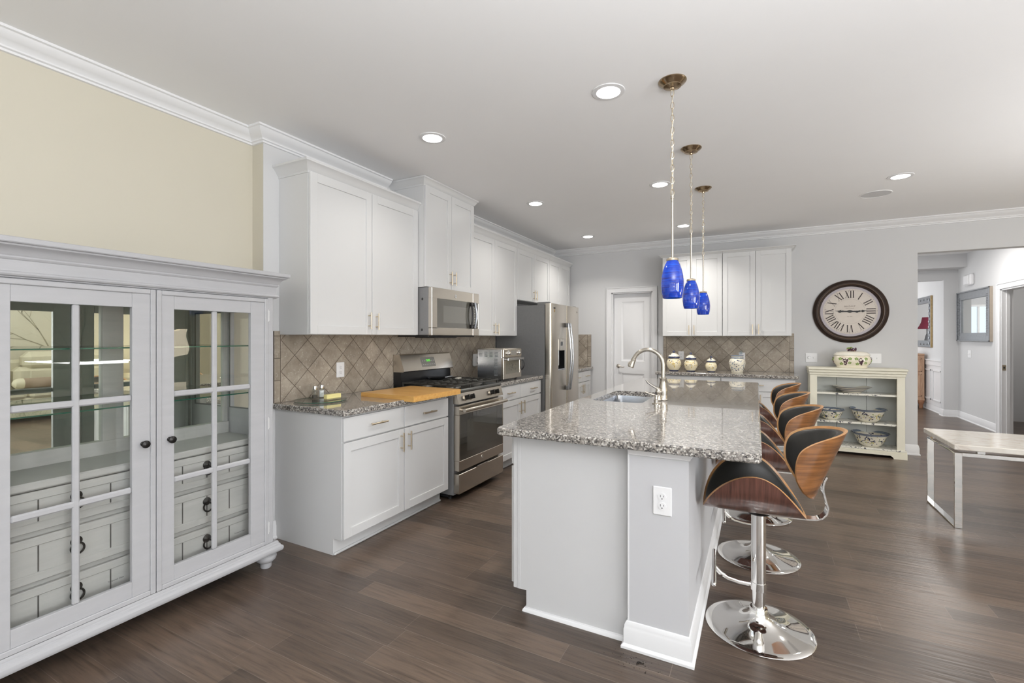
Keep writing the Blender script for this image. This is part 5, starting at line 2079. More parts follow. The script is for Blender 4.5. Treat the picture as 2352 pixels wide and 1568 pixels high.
def numeral(mb, txt, hour):
    ang = R(90 - hour * 30)
    H_ = .088
    wdt = {'I': .026, 'V': .046, 'X': .046}
    tot = sum(wdt[c] for c in txt)
    x = -tot / 2
    # local frame: up = radial outwards
    ux, uy = math.cos(ang), math.sin(ang)
    rx, ry = uy, -ux
    rc_ = .2085

    class F:
        def __matmul__(s, v):
            return Vector((CX + ux * (rc_ + v.y) + rx * v.x, CZc + uy * (rc_ + v.y) + ry * v.x))
    M2 = F()
    for c in txt:
        w = wdt[c]
        xc = x + w / 2
        h = H_ / 2
        if c == 'I':
            stroke(mb, M2, xc, -h, xc, h, .0105)
            stroke(mb, M2, xc - .009, h - .0012, xc + .009, h - .0012, .0026)
            stroke(mb, M2, xc - .009, -h + .0012, xc + .009, -h + .0012, .0026)
        elif c == 'V':
            stroke(mb, M2, xc - .015, h, xc, -h, .0105)
            stroke(mb, M2, xc + .015, h, xc, -h, .003)
            for q in (-.015, .015):
                stroke(mb, M2, xc + q - .008, h - .0012, xc + q + .008, h - .0012, .0026)
        else:
            stroke(mb, M2, xc - .016, h, xc + .016, -h, .0105)
            stroke(mb, M2, xc + .016, h, xc - .016, -h, .003)
            for q in (-.016, .016):
                stroke(mb, M2, xc + q - .008, h - .0012, xc + q + .008, h - .0012, .0026)
                stroke(mb, M2, xc + q - .008, -h + .0012, xc + q + .008, -h + .0012, .0026)
        x += w


for hr, tx in enumerate(('XII', 'I', 'II', 'III', 'IIII', 'V', 'VI', 'VII', 'VIII', 'IX', 'X', 'XI')):
    numeral(mb, tx, hr)
mb.build('numerals', ink_m, o)
mb = MB(BW)
for k in range(60):
    a = R(k * 6)
    r0, r1 = (.258, .268)
    if k % 5 == 0:
        mb.cyl((CX + .2675 * math.cos(a), CZc + .2675 * math.sin(a), fc), (CX + .2675 * math.cos(a), CZc + .2675 * math.sin(a), fc + .0006), .0045, n=4)
    else:
        w = .0006
        mb.add([(CX + r0 * math.cos(a - w * 4), CZc + r0 * math.sin(a - w * 4), fc + .0004), (CX + r1 * math.cos(a - w * 4), CZc + r1 * math.sin(a - w * 4), fc + .0004),
                (CX + r1 * math.cos(a + w * 4), CZc + r1 * math.sin(a + w * 4), fc + .0004), (CX + r0 * math.cos(a + w * 4), CZc + r0 * math.sin(a + w * 4), fc + .0004)], [(0, 1, 2, 3)])
for rr in (.257, .269, .150):
    pts = []
    n_ = 96
    vs = []
    for k in range(n_):
        a = 2 * PI * k / n_
        for q in (rr - .0005, rr + .0005):
            vs.append((CX + q * math.cos(a), CZc + q * math.sin(a), fc + .0003))
    mb.add(vs, [(2 * k, 2 * k + 1, (2 * k + 3) % (2 * n_), (2 * k + 2) % (2 * n_)) for k in range(n_)])
mb.build('minute_track', inkl_m, o)
mb = MB()
text_mb(mb, 'BALDAUF', .026, BW @ Matrix.Translation((CX, CZc + .062, fc + .0006)), .0002)
text_mb(mb, 'Clock Company', .013, BW @ Matrix.Translation((CX, CZc + .041, fc + .0006)), .0002)
text_mb(mb, 'Est. 1863', .014, BW @ Matrix.Translation((CX, CZc - .062, fc + .0006)), .0002)
mb.build('dial_lettering', inkl_m, o)


def hand(name, ang, L_, tail, dz):
    mb = MB(BW)
    c, s = math.cos(R(ang)), math.sin(R(ang))
    prof = [(-tail - .020, .001), (-tail - .010, .011), (-tail + .006, .012), (-tail + .016, .004), (-.02, .005), (-.012, .014), (0, .018), (.012, .014), (.03, .006), (L_ * .42, .005), (L_ * .47, .011), (L_ * .52, .004),
            (L_ * .56, .005), (L_ * .60, .015), (L_ * .66, .011), (L_ * .72, .004), (L_, .0008)]
    vs = []
    for zq in (0, .0025):
        for p, w in prof:
            vs.append((CX + p * c - w * s, CZc + p * s + w * c, fc + dz + zq))
        for p, w in prof[::-1]:
            vs.append((CX + p * c + w * s, CZc + p * s - w * c, fc + dz + zq))
    n_ = len(prof) * 2
    mb.add(vs, [tuple(range(n_)), tuple(range(n_, 2 * n_))] + [(i, (i + 1) % n_, n_ + (i + 1) % n_, n_ + i) for i in range(n_)])
    return mb.build(name, iron_black, t)


hand('minute_hand', 1.0, .205, .10, .005)
hand('hour_hand', 176.0, .150, .07, .002)
MB().cyl((CX, YB - .014, CZc), (CX, YB - .024, CZc), .011, n=20).build('hand_hub', iron_black, t)

# ================================================================== cream display shelf
SF, SB = 6.635, 6.93
t = thing('display_shelf', 'low cream painted open shelf unit below the round clock', 'shelf unit', (1.02, 6.78, 0))
mb = MB()
x0, x1 = .568, 1.465
mb.box(x0, x0 + .072, SF, SF + .02, .085, .925, .002)
mb.box(x1 - .072, x1, SF, SF + .02, .085, .925, .002)
mb.box(x0, x0 + .020, SF + .02, SB, .085, .925)
mb.box(x1 - .020, x1, SF + .02, SB, .085, .925)
mb.box(x0, x1, SF + .003, SF + .02, .895, .925)
mb.build('frame', cream_m, t)
mb = MB()
for a, b in ((x0 + .02, x0 + .30), (x0 + .303, x1 - .303), (x1 - .30, x1 - .02)):
    mb.box(a, b, SB - .012, SB, .085, .925, .002)
mb.build('back_boards', greyback_m, t)
mb = MB()
mb.box(x0 - .006, x1 + .006, SF - .010, SB, .918, .948, .004)
mb.box(x0 - .012, x1 + .014, SF - .022, SB + .002, .948, .980, .005)
mb.box(x0 - .018, x1 + .022, SF - .032, SB + .004, .980, 1.005, .004)
mb.build('top', cream_m, t)
for zz in (.711, .379):
    mb = MB()
    mb.box(x0 + .021, x1 - .021, SF + .022, SB - .012, zz - .022, zz, .002)
    mb.build('shelf', toile_m, t)
mb = MB()
mb.box(x0 - .004, x1 + .012, SF - .014, SB, .080, .100, .003)
mb.build('bottom_shelf', toile_m, t)
mb = MB()
b0, b1 = x0 - .006, x1 + .016
pl = [(b0, 0), (b0 + .13, 0)] + [(b0 + .135 + .03 * (1 - math.cos(R(90 * i / 4))), .035 * math.sin(R(90 * i / 4))) for i in range(1, 5)]
pl += [(b1 - .165 + .03 - .03 * math.cos(R(90 * i / 4)) - .03 + .03 * 0, .035 * math.cos(R(90 * i / 4))) for i in range(0, 0)]
poly = [(b0, 0), (b0 + .12, 0), (b0 + .128, .018), (b0 + .15, .034), (b1 - .15, .034), (b1 - .128, .018), (b1 - .12, 0), (b1, 0), (b1, .062), (b0, .062)]
vs = [(p, SF - .018, q) for p, q in poly] + [(p, SF + .004, q) for p, q in poly]
n_ = len(poly)
mb.add(vs, [(0, 1, 2, 9), (2, 3, 8, 9) if False else (2, 3, 4, 5, 8, 9), (5, 6, 7, 8), (n_ + 0, n_ + 1, n_ + 2, n_ + 9), (n_ + 2, n_ + 3, n_ + 4, n_ + 5, n_ + 8, n_ + 9), (n_ + 5, n_ + 6, n_ + 7, n_ + 8)] +
       [(i, (i + 1) % n_, n_ + (i + 1) % n_, n_ + i) for i in range(n_)])
mb.box(b0, b1, SF - .012, SB, .062, .080, .003)
mb.box(x0, x0 + .02, SF, SB, 0, .062)
mb.box(x1 - .02, x1, SF, SB, 0, .062)
mb.build('plinth', cream_m, t)


def bowl(label, x, y, z, R_, H_, first={}):
    t = thing('serving_bowl', label, 'bowl', (x, y, z), 'flowered bowls on the cream shelf')
    wav = lambda th, r_, z_: 1 + (.016 * math.sin(th * 18) if r_ > R_ * .93 else 0)
    pr_ = [(0, .0005), (R_ * .46, .0005), (R_ * .50, .006), (R_ * .66, H_ * .22), (R_ * .80, H_ * .55), (R_ * .875, H_ * .84)]
    pi_ = [(r_ - .006, z_ + .004) for r_, z_ in pr_[::-1]][:-1] + [(0, .008)]
    mb = MB()
    mb.lathe(pr_ + pi_, (x, y, z), 96)
    mb.build('body', bowl_m, t)
    mb = MB()
    mb.lathe([(R_ * .870, H_ * .83), (R_ * .94, H_ * .93), (R_, H_ * .97), (R_ * 1.0, H_), (R_ * .93, H_ * .975), (R_ * .862, H_ * .87)], (x, y, z), 128, wav=wav)
    mb.build('scalloped_rim', blueg_m, t)
    mb = MB()
    mb.lathe([(R_ * .985, H_ * .962), (R_ * 1.004, H_ * .968), (R_ * 1.006, H_ * 1.004), (R_ * .985, H_ * 1.006)], (x, y, z), 128, wav=lambda th, r_, z_: 1 + .016 * math.sin(th * 18))
    mb.build('rim_edge', navy_m, t)
    f = interp(pr_)
    painted_leaves(t, x, y, z, f, 46, [navy_m, navy_m, yelg_m, leaf_m], int(x * 100) + int(z * 37), .011, 185, 345, (H_ * .25, H_ * .78))
    return t


bowl('small flowered bowl with blue scalloped rim, middle shelf left', .795, 6.78, .3795, .138, .125)
bowl('large flowered bowl with blue scalloped rim, middle shelf right', 1.155, 6.79, .3795, .180, .150)
bowl('small flowered bowl on bottom shelf, half hidden by a stool back', .800, 6.77, .1005, .138, .125)
bowl('large flowered bowl with blue scalloped rim, bottom shelf right', 1.175, 6.77, .1005, .180, .155)
t = thing('serving_plate', 'wide shallow ringed plate alone on the top shelf', 'plate', (1.0, 6.79, .7115))
mb = MB()
mb.lathe([(0, .001), (.09, .001), (.095, .006), (.125, .028), (.165, .055), (.192, .068), (.190, .071), (.160, .061), (.120, .034), (.09, .012), (0, .010)], (1.0, 6.785, .7115), 72)
mb.build('dish', ceramicw_m, t)
mb = MB()
for r_, z_ in ((.1905, .0685), (.149, .0445), (.118, .0225)):
    mb.lathe([(r_ - .004, z_ - .0045), (r_ + .0022, z_ - .0010), (r_ + .004, z_ + .0015), (r_ + .001, z_ + .0022)], (1.0, 6.785, .7115), 72)
mb.build('dark_rings', navy_m, t)

# tureen
t = thing('tureen', 'cream ceramic tureen with painted grapes on top of the shelf unit', 'tureen', (.995, 6.76, 1.005))
TC = (.995, 6.76, 1.0055)


def superl(mb, prof, n=64, p=3.0, asp=.62):
    k = len(prof)
    vs = []
    for i in range(n):
        a = 2 * PI * i / n
        c, s = math.cos(a), math.sin(a)
        q = (abs(c) ** p + abs(s) ** p) ** (-1 / p)
        for (r_, z_) in prof:
            vs.append((TC[0] + r_ * q * c, TC[1] + r_ * asp * q * s, TC[2] + z_))
    fs = []
    for i in range(n):
        j = (i + 1) % n
        for a in range(k - 1):
            fs.append((i * k + a, j * k + a, j * k + a + 1, i * k + a + 1))
    fs.append(tuple(i * k for i in range(n)))
    fs.append(tuple(i * k + k - 1 for i in range(n)))
    mb.add(vs, fs, True)


mb = MB()
superl(mb, [(.145, 0), (.150, .006), (.148, .018), (.155, .030), (.178, .060), (.185, .090), (.180, .118), (.170, .138), (.165, .142), (.15, .142)])
mb.build('body', ceramic_m, t)
mb = MB()
superl(mb, [(.172, .142), (.176, .150), (.170, .165), (.150, .180), (.115, .190), (.05, .194)])
o = mb.build('lid', ceramicw_m, t)
random.seed(5)
mb = MB()
for i in range(22):
    mb.ico((TC[0] + random.uniform(-.035, .045), TC[1] + random.uniform(-.02, .02), TC[2] + .205 + random.uniform(-.008, .026)), .0095, 1)
mb.m = 1
mb.ico((TC[0] - .03, TC[1], TC[2] + .228), .018, 1, (1.2, .8, .7))
mb.ico((TC[0] - .008, TC[1] - .01, TC[2] + .236), .014, 1, (1.3, .8, .6))
mb.m = 2
mb.ico((TC[0] - .042, TC[1], TC[2] + .212), .010, 1)
mb.m = 3
mb.ico((TC[0] + .01, TC[1], TC[2] + .195), .016, 1, (1.8, 1.2, .5))
mb.build('grape_finial', [grape_m, leaf_m, pink_m, yelg_m], o)


def on_body(u, z):
    """front surface point of the tureen for x offset u"""
    p = 3.0
    f = interp([(.145, 0), (.150, .006), (.148, .018), (.155, .030), (.178, .060), (.185, .090), (.180, .118), (.170, .138)])
    r_ = f(z)
    uu = max(-.98, min(.98, u / r_))
    v = (1 - abs(uu) ** p) ** (1 / p) * r_ * .62
    return (TC[0] + u, TC[1] - v, TC[2] + z)


for cxu in (-.075, .075):
    mb = MB()
    for i in range(40):
        v = random.random() ** .7
        z = .112 - .075 * v
        wv = .030 * (1 - v * .75)
        q = on_body(cxu + random.uniform(-wv, wv), z)
        mb.ico((q[0], q[1] + .001, q[2]), .0068, 1)
    mb.m = 1
    for (du, dz, s_) in ((-.045, .105, 1), (.045, .105, 1), (-.035, .052, .95), (.042, .062, .9)):
        for k in range(5):
            a = R(72 * k + 20)
            q = on_body(cxu + du + .011 * s_ * math.cos(a), dz + .010 * s_ * math.sin(a))
            mb.ico((q[0], q[1] + .002, q[2]), .011 * s_, 1, (1, .35, 1))
    mb.m = 2
    for k in range(9):
        q = on_body(cxu - .035 + k * .009, .128 + .003 * math.sin(k))
        mb.ico((q[0], q[1] + .001, q[2]), .004, 1, (1.6, .5, .7))
    mb.build('grape_cluster', [grape_m, leaf_m, pink_m], t)
mb = MB()
for sx in (-1, 1):
    for i in range(14):
        z = random.uniform(.045, .12)
        mb.m = 0 if i % 3 else 1
        mb.ico((TC[0] + sx * interp([(.150, .006), (.155, .030), (.178, .060), (.185, .090), (.180, .118)])(z) * .995, TC[1] + random.uniform(-.04, .02), TC[2] + z), .009, 1)
mb.build('side_grapes', [grape_m, leaf_m], t)

# ================================================================== china cabinet
CR = (-2.74, 1.16, 0)
t = thing('china_cabinet', 'large distressed white china cabinet with two glazed doors', 'china cabinet', CR, rz=.022)
cy0, cy1 = .545, 1.778
cb, cf = -2.925, -2.528         # back / front of carcass
mb = MB()
mb.box(cb, cf, cy0, cy0 + .025, .150, 1.60)
mb.box(cb, cf, cy0, cy1, 1.575, 1.60)
mb.box(cb, cf, cy0, cy1, .150, .175)
mb.box(cb, cb + .012, cy0, cy1, .150, 1.60)
# right side: posts and rails around a side window
mb.box(cf - .055, cf, cy1 - .028, cy1, .150, 1.60)
mb.box(cb, cb + .055, cy1 - .028, cy1, .150, 1.60)
mb.box(cb, cf, cy1 - .028, cy1, .150, .93)
mb.box(cb, cf, cy1 - .028, cy1, 1.52, 1.60)
# face frame
mb.box(cf - .02, cf, cy0, .568, .16, 1.59)
mb.box(cf - .02, cf + .022, 1.744, cy1, .16, 1.60, .003)
mb.box(cf - .02, cf + .004, cy0, cy1, 1.586, 1.60)
mb.build('carcass', china_m, t)
MB().box(cb + .05, cf - .05, cy1 - .016, cy1 - .012, .925, 1.525).build('side_window', pane_m, t)
mb = MB()
for a, b, c, d in ((cb + .05, cf - .05, .93, .938), (cb + .05, cf - .05, 1.512, 1.52), (cb + .05, cb + .060, .93, 1.52), (cf - .062, cf - .05, .93, 1.52)):
    mb.box(a, b, cy1 - .030, cy1 - .027, c, d)
mb.build('side_window_bead', pmat('dark_gray_bead', (.16, .16, .16), .5), t)
# cornice
mb = MB()
mb.sweep([(cb, cy0), (cf, cy0), (cf, cy1), (cb, cy1)],
         [(0, 1.588), (.020, 1.588), (.022, 1.592), (.030, 1.596), (.033, 1.602), (.030, 1.609), (.024, 1.612), (.022, 1.618), (.022, 1.655), (.027, 1.658), (.030, 1.664), (.028, 1.670),
          (.033, 1.676), (.038, 1.688), (.048, 1.699), (.062, 1.706), (.064, 1.712), (.072, 1.714), (.075, 1.718), (.075, 1.734), (.071, 1.737), (0, 1.737)])
mb.box(cb, cf, cy0, cy1, 1.72, 1.736)
mb.build('cornice', china_m, t)
mb = MB()
mb.sweep([(cb, cy0), (cf, cy0), (cf, cy1), (cb, cy1)],
         [(0, .160), (.026, .160), (.030, .152), (.030, .146), (.036, .142), (.038, .134), (.048, .126), (.050, .116), (.048, .106), (.044, .100), (0, .098)])
mb.box(cb, cf, cy0, cy1, .10, .158)
mb.build('base_moulding', china_m, t)
for fx_, fy in ((cf - .035, cy1 - .005), (cf - .035, cy0 + .04), (cb + .07, cy1 - .03), (cb + .07, cy0 + .04)):
    MB().lathe([(0, 0), (.026, 0), (.030, .006), (.032, .030), (.034, .034), (.040, .036), (.052, .048), (.058, .064), (.054, .080), (.040, .094), (.036, .100), (0, .100)], (fx_, fy, 0), 32).build('bun_foot', china_m, t)
# interior: drawers chest with ledge, mirrors, shelves
mb = MB()
mb.box(cb + .012, -2.615, cy0 + .025, cy1 - .028, .175, .742)
mb.box(cb + .012, -2.585, cy0 + .025, cy1 - .028, .744, .778, .006)
mb.box(cb + .012, cb + .045, cy0 + .025, cy1 - .028, .778, .845)
mb.box(cb + .012, cb + .040, 1.118, 1.205, .845, 1.55)
mb.box(cb + .012, cb + .035, cy0 + .025, .60, .845, 1.55)
mb.box(cb + .012, cb + .035, 1.725, cy1 - .028, .845, 1.55)
mb.box(cb + .012, cb + .035, cy0 + .025, cy1 - .028, 1.535, 1.575)
mb.box(-2.60, -2.585, 1.150, 1.200, .175, .742)
mb.build('inner_cabinet', chinaint_m, t)
for a, b in ((.600, 1.118), (1.205, 1.725)):
    MB().box(cb + .012, cb + .020, a, b, .845, 1.535).build('mirror_panel', mirrorg_m, t)


def ring_pull(parent, y, z, x):
    mb = MB(LW)
    mb.lathe([(0, .014), (.006, .013), (.010, .009), (.016, .006), (.021, .002), (.021, 0)], (y, z + .022, x), 24)
    mb.tube([(y + .0225 * math.cos(R(a)), z - .006 + .0225 * math.sin(R(a)), x + .012 - .003 * math.sin(R(a))) for a in range(0, 360, 15)], .0042, 8, closed=True)
    return mb.build('ring_pull', iron_black, parent)


for (a, b, rc_) in ((.590, 1.145, .907), (1.205, 1.745, 1.452)):
    for (c, d) in ((.576, .738), (.372, .552), (.180, .348)):
        mb = MB()
        x = -2.590
        fw = .035
        mb.box(x - .02, x, a, b, c, c + fw, .003)
        mb.box(x - .02, x, a, b, d - fw, d, .003)
        mb.box(x - .02, x, a, a + fw, c, d, .003)
        mb.box(x - .02, x, b - fw, b, c, d, .003)
        mb.box(x - .02, x - .006, a + fw, b - fw, c + fw, d - fw)
        mb.m = 1
        gy = rc_
        for q in (-.242, -.121, 0, .121, .242):
            if a + fw + .01 < gy + q < b - fw - .01:
                mb.box(x - .0062, x - .0056, gy + q - .0028, gy + q + .0028, c + fw + .002, d - fw - .002)
        dr_ = mb.build('drawer', [chinaint_m, groove_m], t)
        ring_pull(dr_, gy, (c + d) / 2 + .002, x - .006)
for zz in (1.316, 1.049):
    MB().box(cb + .022, -2.560, cy0 + .03, cy1 - .033, zz - .006, zz).build('glass_shelf', shelfg_m, t)
    MB().box(-2.5605, -2.5595, cy0 + .03, cy1 - .033, zz - .006, zz).build('glass_shelf_edge', greenedge_m, t)


# doors
def china_door(y0, y1, g0, g1, m0, m1, ky, hinges):
    z0, z1 = .162, 1.584
    gz0, gz1 = .254, 1.497
    x1 = cf + .024
    x0 = cf + .001
    mb = MB()
    ow = .022
    # outer raised border
    for a, b, c, d in ((y0, y0 + ow, z0, z1), (y1 - ow, y1, z0, z1), (y0 + ow, y1 - ow, z0, z0 + ow), (y0 + ow, y1 - ow, z1 - ow, z1)):
        mb.box(x0, x1 + .006, a, b, c, d, .003)
    # stiles and rails (flat, lower)
    mb.box(x0, x1, y0 + ow, g0, z0 + ow, z1 - ow, .0015)
    mb.box(x0, x1, g1, y1 - ow, z0 + ow, z1 - ow, .0015)
    mb.box(x0, x1 - .0008, g0, g1, z0 + ow, gz0, .0015)
    mb.box(x0, x1 - .0008, g0, g1, gz1, z1 - ow, .0015)
    # sloping bead inside the glazing opening
    # muntins
    mb.box(x0 + .004, x1, m0, m1, gz0, gz1, .005)
    for zc in (1.086, .668):
        mb.box(x0 + .004, x1 - .001, g0, g1, zc - .014, zc + .014, .006)
    d_ = mb.build('door', china_m, t)
    MB().box(x0 + .004, x0 + .0075, g0 - .003, g1 + .003, gz0 - .003, gz1 + .003).build('glass_pane', pane_m, d_)
    MB(LW).lathe([(.011, 0), (.011, .004), (.006, .008), (.006, .016), (.013, .020), (.0175, .026), (.0165, .031), (.010, .035), (.004, .037), (0, .037)], (ky, .871, x1), 24).build('knob', iron_black, d_)
    for (hy, hz_) in hinges:
        mb = MB()
        mb.cyl((x1 + .004, hy, hz_ - .030), (x1 + .004, hy, hz_ + .030), .0042, n=10)
        mb.box(x1 - .002, x1 + .002, hy - .003, hy + .010, hz_ - .028, hz_ + .028)
        mb.ico((x1 + .004, hy, hz_ + .033), .004, 1)
        mb.ico((x1 + .004, hy, hz_ - .033), .004, 1)
        mb.build('hinge', pmat('painted_hinge', (.6, .6, .6), .5), d_)
    mb = MB()
    text_mb(mb, 'Tempered Glass', .009, LW @ Matrix.Translation((g1 - .055, gz0 + .035, x0 + .0082)), .0001)
    mb.build('glass_marking', slot_m, d_)
    return d_


china_door(.570, 1.1635, .678, 1.070, .861, .885, 1.112, [])
china_door(1.1665, 1.742, 1.244, 1.638, 1.428, 1.453, 1.223, [(1.743, 1.487), (1.743, .862), (1.743, .255)])

# ================================================================== marble table with chrome frame
t = thing('coffee_table', 'white marble topped table on polished chrome frame at right edge', 'table', (1.95, 4.75, 0))
TZ = .600
mb = MB()
mb.box(1.245, 2.75, 4.405, 5.095, TZ - .038, TZ, .004)
mb.build('marble_top', marble_m, t)
for xx in (1.252, 2.66):
    mb = MB()
    w = .044
    y0, y1 = 4.425, 5.035
    zt = .540
    mb.box(xx, xx + w, y0, y0 + .012, 0, zt, .002)
    mb.box(xx, xx + w, y1 - .012, y1, 0, zt, .002)
    mb.box(xx, xx + w, y0 + .012, y1 - .012, 0, .012, .002)
    mb.box(xx, xx + w, y0 + .012, y1 - .012, zt - .012, zt, .002)
    mb.build('leg_frame', chrome_m, t)
mb = MB()
for yy in (4.437, 4.985):
    mb.box(1.296, 2.66, yy, yy + .036, .512, .540, .002)
mb.build('side_rail', chrome_m, t)
mb = MB()
for xx in (1.40, 2.5):
    for yy in (4.455, 5.0):
        mb.box(xx - .02, xx + .02, yy - .015, yy + .015, .540, TZ - .038)
mb.build('support_block', chrome_m, t)

# ================================================================== hall things
t = thing('wall_mirror', 'silver ribbed frame mirror on the hall wall below the chime', 'mirror', (XH, 9.92, 1.71))
my0, my1, mz0, mz1 = 9.285, 10.54, 1.300, 2.112
fw = .135
mb = MB(ML)
for (a, b, c, d) in ((-my1, -my1 + fw, mz0, mz1), (-my0 - fw, -my0, mz0, mz1), (-my1 + fw, -my0 - fw, mz0, mz0 + fw), (-my1 + fw, -my0 - fw, mz1 - fw, mz1)):
    mb.box(a, b, c, d, -XH, -XH + .030, .004)
for k in range(26):
    zz = mz0 + .10 + k * (mz1 - mz0 - .2) / 25
    for a in (-my1 + .03, -my0 - fw + .02):
        mb.box(a, a + .085, zz - .007, zz + .007, -XH + .03, -XH + .040, .003)
mb.box(-my1, -my1 + .02, mz0, mz1, -XH + .03, -XH + .045, .003)
mb.box(-my0 - .02, -my0, mz0, mz1, -XH + .03, -XH + .045, .003)
mb.box(-my1, -my0, mz0, mz0 + .02, -XH + .03, -XH + .045, .003)
mb.box(-my1, -my0, mz1 - .02, mz1, -XH + .03, -XH + .045, .003)
mb.build('frame', silverframe_m, t)
MB(ML).box(-my1 + fw, -my0 - fw, mz0 + fw, mz1 - fw, -XH + .004, -XH + .012).build('glass', mirror_m, t)
MB(ML).box(-my0, -my0 + .003, mz0, mz1, -XH, -XH + .034).build('side_edge', woodraw_m, t)
t = thing('door_chime', 'small white door chime box high on the hall wall', 'door chime', (XH, 10.06, 2.28))
MB(ML).box(-10.20, -9.93, 2.20, 2.375, -XH, -XH + .05, .012).build('cover', white_m, t)
MB(ML).box(-10.18, -9.99, 2.215, 2.36, -XH + .05, -XH + .062, .012).build('front_panel', white_m, t)

t = thing('dining_mirror', 'gilt and silver framed mirror above the carved sideboard', 'mirror', (2.90, 11.95, 1.66))
my0, my1, mz0, mz1 = 11.33, 12.62, 1.175, 2.145
MX_ = -2.90
mb = MB(ML)
for (a, b, c, d) in ((-my1, -my1 + .13, mz0, mz1), (-my0 - .13, -my0, mz0, mz1), (-my1 + .13, -my0 - .13, mz0, mz0 + .13), (-my1 + .13, -my0 - .13, mz1 - .13, mz1)):
    mb.box(a, b, c, d, MX_, MX_ + .03, .006)
for k in range(9):
    zz = mz0 + .08 + k * (mz1 - mz0 - .16) / 8
    mb.ico((-my0 - .065, zz, MX_ + .03), .030, 1, (.8, 1.1, .7))
for k in range(5):
    yy = -my0 - .2 - k * .2
    for zz in (mz0 + .06, mz1 - .06):
        mb.ico((yy, zz, MX_ + .03), .028, 1, (1.4, .8, .7))
mb.build('frame', silverframe_m, t)
MB(ML).box(-my0, -my0 + .012, mz0, mz1, MX_, MX_ + .032, .004).build('gilt_edge', goldframe_m, t)
MB(ML).box(-my1 + .13, -my0 - .13, mz0 + .13, mz1 - .13, MX_ + .004, MX_ + .012).build('glass', mirror_m, t)

t = thing('sideboard', 'carved pickled-pine sideboard glimpsed through the hall opening', 'sideboard', (2.64, 12.2, 0))
sx0, sx1, sy0, sy1 = 2.435, 2.855, 11.62, 12.9
mb = MB()
mb.box(sx0, sx1, sy0, sy1, .16, 1.02, .005)
mb.box(sx0 - .012, sx1 - .0, sy0 - .014, sy1 + .014, 1.02, 1.05, .006)
mb.box(sx0 - .008, sx1 + .004, sy0 - .010, sy1 + .01, .15, .185, .006)
mb.build('body', pine_m, t)
mb = MB()
for (a, b, c, d) in ((sx0 + .02, sx1 - .04, .70, .96), (sx0 + .02, sx1 - .04, .23, .66)):
    for (p, q, r_, s_) in ((a, b, c, c + .018), (a, b, d - .018, d), (a, a + .018, c, d), (b - .018, b, c, d)):
        mb.box(p, q, sy0 - .010, sy0, r_, s_, .003)
mb.build('panel_mouldings', pine_m, t)
mb = MB()
xc = (sx0 + sx1) / 2 - .01
mb.lathe([(.050, -.012), (.065, -.008), (.075, -.001)], (xc, sy0, .45), 24, axis='y', sy=1.5)
for i in range(10):
    a = R(36 * i)
    mb.ico((xc + .028 * math.cos(a), sy0 - .002, .45 + .055 * math.sin(a)), .014, 1)
    mb.ico((xc + .10 * math.cos(a) * .6, sy0 - .002, .83 + .03 * math.sin(a)), .016, 1)
mb.ico((xc - .04, sy0 - .002, .30), .018, 1, (1.8, .6, .6))
mb.ico((xc + .04, sy0 - .002, .30), .018, 1, (1.8, .6, .6))
mb.build('carving', pinecarve_m, t)
for fx_ in (sx0 + .04, sx1 - .045):
    for fy in (sy0 + .03, sy1 - .04):
        MB().lathe([(.045, .16), (.052, .14), (.045, .10), (.030, .06), (.034, .03), (.028, 0)], (fx_, fy, 0), 16).build('leg', pinecarve_m, t)
tag(MB().box(2.45, 2.66, 11.66, 11.98, 1.0505, 1.115, .004).build('book', pmat('gray_book_cloth', (.28, .31, .30), .6), org=(2.55, 11.8, 1.05)), 'gray flat box lying on top of the carved sideboard', 'box')
for (lx, ly, lab) in ((2.50, 13.15, 'burgundy shaded table lamp reflected in the dining mirror'),):
    t = thing('console_table', 'narrow console table in the dining room under the burgundy lamp', 'table', (2.45, 13.6, 0))
    MB().box(2.2, 2.8, 13.0, 13.9, .86, .90, .005).build('top', pine_m, t)
    for fx_ in (2.24, 2.76):
        for fy in (13.05, 13.85):
            MB().box(fx_ - .025, fx_ + .025, fy - .025, fy + .025, 0, .86, .004).build('leg', pine_m, t)
    t = thing('table_lamp', lab, 'lamp', (lx, ly, .90))
    MB().lathe([(0, .9005), (.08, .9005), (.08, .92), (.03, .95), (.05, 1.10), (.06, 1.25), (.03, 1.40), (.012, 1.45), (.012, 1.58), (0, 1.58)], (lx, ly, 0), 24).build('base', silverframe_m, t)
    MB().lathe([(.17, 1.55), (.13, 1.62), (.10, 1.70), (.085, 1.80), (.083, 1.80), (.098, 1.70), (.128, 1.62), (.168, 1.55)], (lx, ly, 0), 32).build('lamp_shade', redshade_m, t)

# ================================================================== living room behind the camera's right (seen in the cabinet mirrors)
t = thing('recliner_sofa', 'ivory leather reclining sofa reflected in the cabinet mirror', 'sofa', (5.0, 3.4, 0))
mb = MB()
mb.box(4.55, 5.50, 2.35, 5.05, .08, .38, .03)
mb.box(5.30, 5.55, 2.35, 5.05, .30, .98, .05)
mb.build('base', leatherw_m, t)
for y0 in (2.62, 3.42, 4.22):
    yb_ = y0 + .77
    MB().box(4.52, 5.28, y0, yb_, .36, .50, .05).build('seat_cushion', leatherw_m, t)
    mb = MB()
    mb.box(5.12, 5.36, y0 + .01, yb_ - .01, .48, .86, .07)
    mb.box(5.10, 5.20, y0 + .18, yb_ - .18, .52, .82, .03)
    mb.build('back_cushion', leatherw_m, t)
    mb = MB()
    mb.box(5.10, 5.38, y0 + .12, yb_ - .12, .80, 1.12, .09)
    mb.build('headrest', leatherw_m, t)
for y0 in (2.30, 5.0):
    MB().box(4.50, 5.48, y0, y0 + .30, .08, .64, .07).build('arm', leatherw_m, t)
t = thing('bolster_pillow', 'taupe and ivory bolster pillow on the reflected sofa', 'pillow', (4.95, 3.65, .50))
